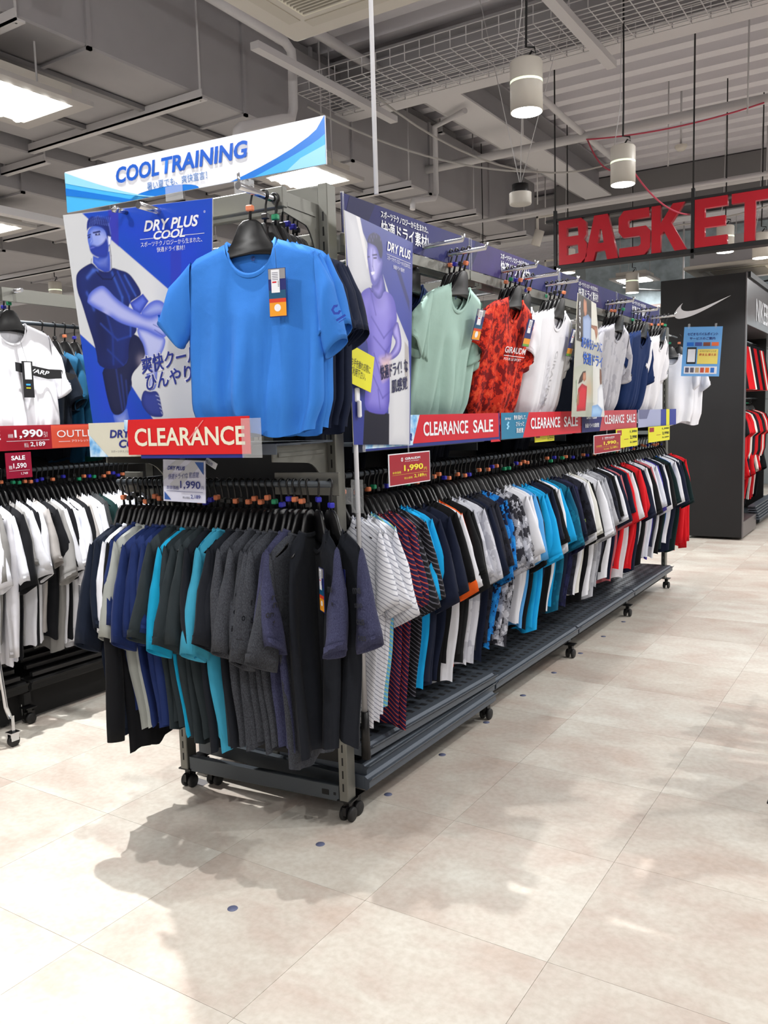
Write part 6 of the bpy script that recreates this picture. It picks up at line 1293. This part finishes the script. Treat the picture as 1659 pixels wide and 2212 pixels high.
def neck_tape(parent, nw=.082, z=-.168, y=.0125):
    bm = bmesh.new(); n = 12; A = []
    for k in range(n + 1):
        s = -1 + 2 * k / n; x = nw * s; yy = (y + .001) * math.sqrt(max(0, 1 - s * s)) - .003; zz = -.155 - .016 * math.sqrt(max(0, 1 - s * s)) - .004
        A.append((bm.verts.new((x, yy, zz - .011)), bm.verts.new((x, yy, zz))))
    for k in range(n): bm.faces.new((A[k][0], A[k + 1][0], A[k + 1][1], A[k][1]))
    o = obj('neck_tape', bm, M_TAPE, parent); lettering('C GIRAUDM C GIRAUDM C', -nw * .8, -.181, nw * 1.6, .006, M_WHITE, o, y=y - .006, bold=.02)
    o2 = gmark(parent, 0, -.200, .008, mat('neck_print', (24, 50, 120), .5), y=.010); return o
def stitch(parent, pts, m=None):
    return obj('seam', tube(pts, .0011, 5), m or parent.children[0].material_slots[0].material, parent)
neck_tape(front_tee); neck_tape(sage[0])
swing_ticket(front_tee, .085, -.062, -.395, .058, .145)
swing_ticket(sage[0], .085, -.060, -.36, .075, .135); swing_ticket(redt[0], .065, -.060, -.36, .08, .135, kind='g'); swing_ticket(whitet[0], .10, -.060, -.38, .08, .15, kind='g')
lettering('GIRAUDM', -.12, -.40, .24, .030, M_WHITE, redt[0], y=-.062, bold=.01); flat_poly('chest_rule', [(-.12, -.415), (.12, -.415), (.12, -.412), (-.12, -.412)], M_WHITE, redt[0], -.062); lettering('POUR LE SPORT', -.11, -.435, .20, .012, M_WHITE, redt[0], y=-.062)
lt = lettering('GIRAUDM', 0, 0, .30, .035, mat('silver_print', (196, 196, 204), .3, .4), whitet[0], y=0, bold=.02); lt.rotation_euler = (0, PI / 2, 0); lt.location = (-.07, -.066, -.36)
# chest band of the white shirt at the left
o = flat_poly('chest_band', [(-.03, -.345), (.16, -.375), (.235, -.375), (.235, -.42), (.15, -.425), (-.03, -.39)], M_BLKP, warp, -.060); lettering('WARP', .03, -.392, .13, .022, M_WHITE, o, y=-.0625, bold=.02, shear=.3, rot=-.12)
flat_poly('sleeve_band', [(.235, -.375), (.262, -.385), (.335, -.40), (.30, -.425), (.25, -.425)], M_BLKP, warp, -.058)
swing = obj('hang_tag', box((.0, -.070, -.52), (.06, -.068, -.34)), M_BLKP, warp); flat_poly('price_ticket', [(.012, -.43), (.05, -.43), (.05, -.345), (.012, -.345)], M_WHITE, swing, -.0715); flat_poly('blue_line', [(.015, -.46), (.04, -.46), (.04, -.452), (.015, -.452)], M_LBLUE, swing, -.0715); flat_poly('yellow_line', [(.015, -.475), (.04, -.475), (.04, -.47), (.015, -.47)], M_YEL, swing, -.0715)
obj('string', tube([(.03, -.069, -.34), (.02, -.02, -.18)], .001, 4), M_BLKP, warp)
# prints on the rail garments' sleeves and bodies
M_DKL = mat('dark_flock_print', (34, 36, 44), .8); M_REDL = mat('coral_print', (224, 70, 70), .6)
def side_text(g, s, x, z, w_, h, m, back=True, y=.034):
    o = lettering(s, -w_ / 2, 0, w_, h, m, g, y=0, bold=.02, name='sleeve_print'); o.rotation_euler = (0, .18 if back else -.18, PI if back else 0); o.location = (x, y if back else -y, z); return o
HW = [('nt', 'st', 'es'), ('me', 'spo', 'enous'), ('en', 'ort', 'isle'), ('rt', 'oretes', 'es.')]
hi = [k for k, e in enumerate(END) if e[1] in ('heather', 'purple')]
for n_, k in enumerate(hi):
    for q, wd in enumerate(HW[n_ % 4]): side_text(end_g[k], wd, .205 + .006 * q, -.36 - .055 * q, .018 * len(wd) + .01, .020, M_DKL)
for k, e in enumerate(END):
    if e[1] in ('aqua', 'black'):
        sleeve_logo(end_g[k], .212, .036, -.47, M_WHITE, .014, (0, .15, PI))
    if e[1] == 'char' and k % 3 == 0: side_text(end_g[k], 'om', .22, -.46, .03, .012, M_REDL)
for g in end_g[-2:]:
    for q, wd in enumerate(('me', 'spo', 'ous', 'tes')): side_text(g, wd, .215 + .008 * q, -.34 - .05 * q, .05, .02, M_DKL, back=False, y=.034)
    neck_tape(g)
for k, (y, f) in enumerate(SIDE):
    if f == 'black' and y < .7: sleeve_logo(side_g[k], .218, -.036, -.40, M_WHITE, .017, (0, -.15, 0))
    if f == 'dark camo': side_text(side_g[k], 'NOTRE TERRAIN', .215, -.40, .10, .012, mat('lime_print', (190, 220, 120), .6), back=False)
swing_ticket(end_g[-1], .10, -.038, -.42, .05, .15, kind='g'); swing_ticket(end_g[-2], .11, -.038, -.42, .05, .15, kind='sun')
sleeve_logo(front_tee, .30, -.052, -.385, mat('blue_emblem', (24, 60, 170), .6), .016, (0, -.5, .2))
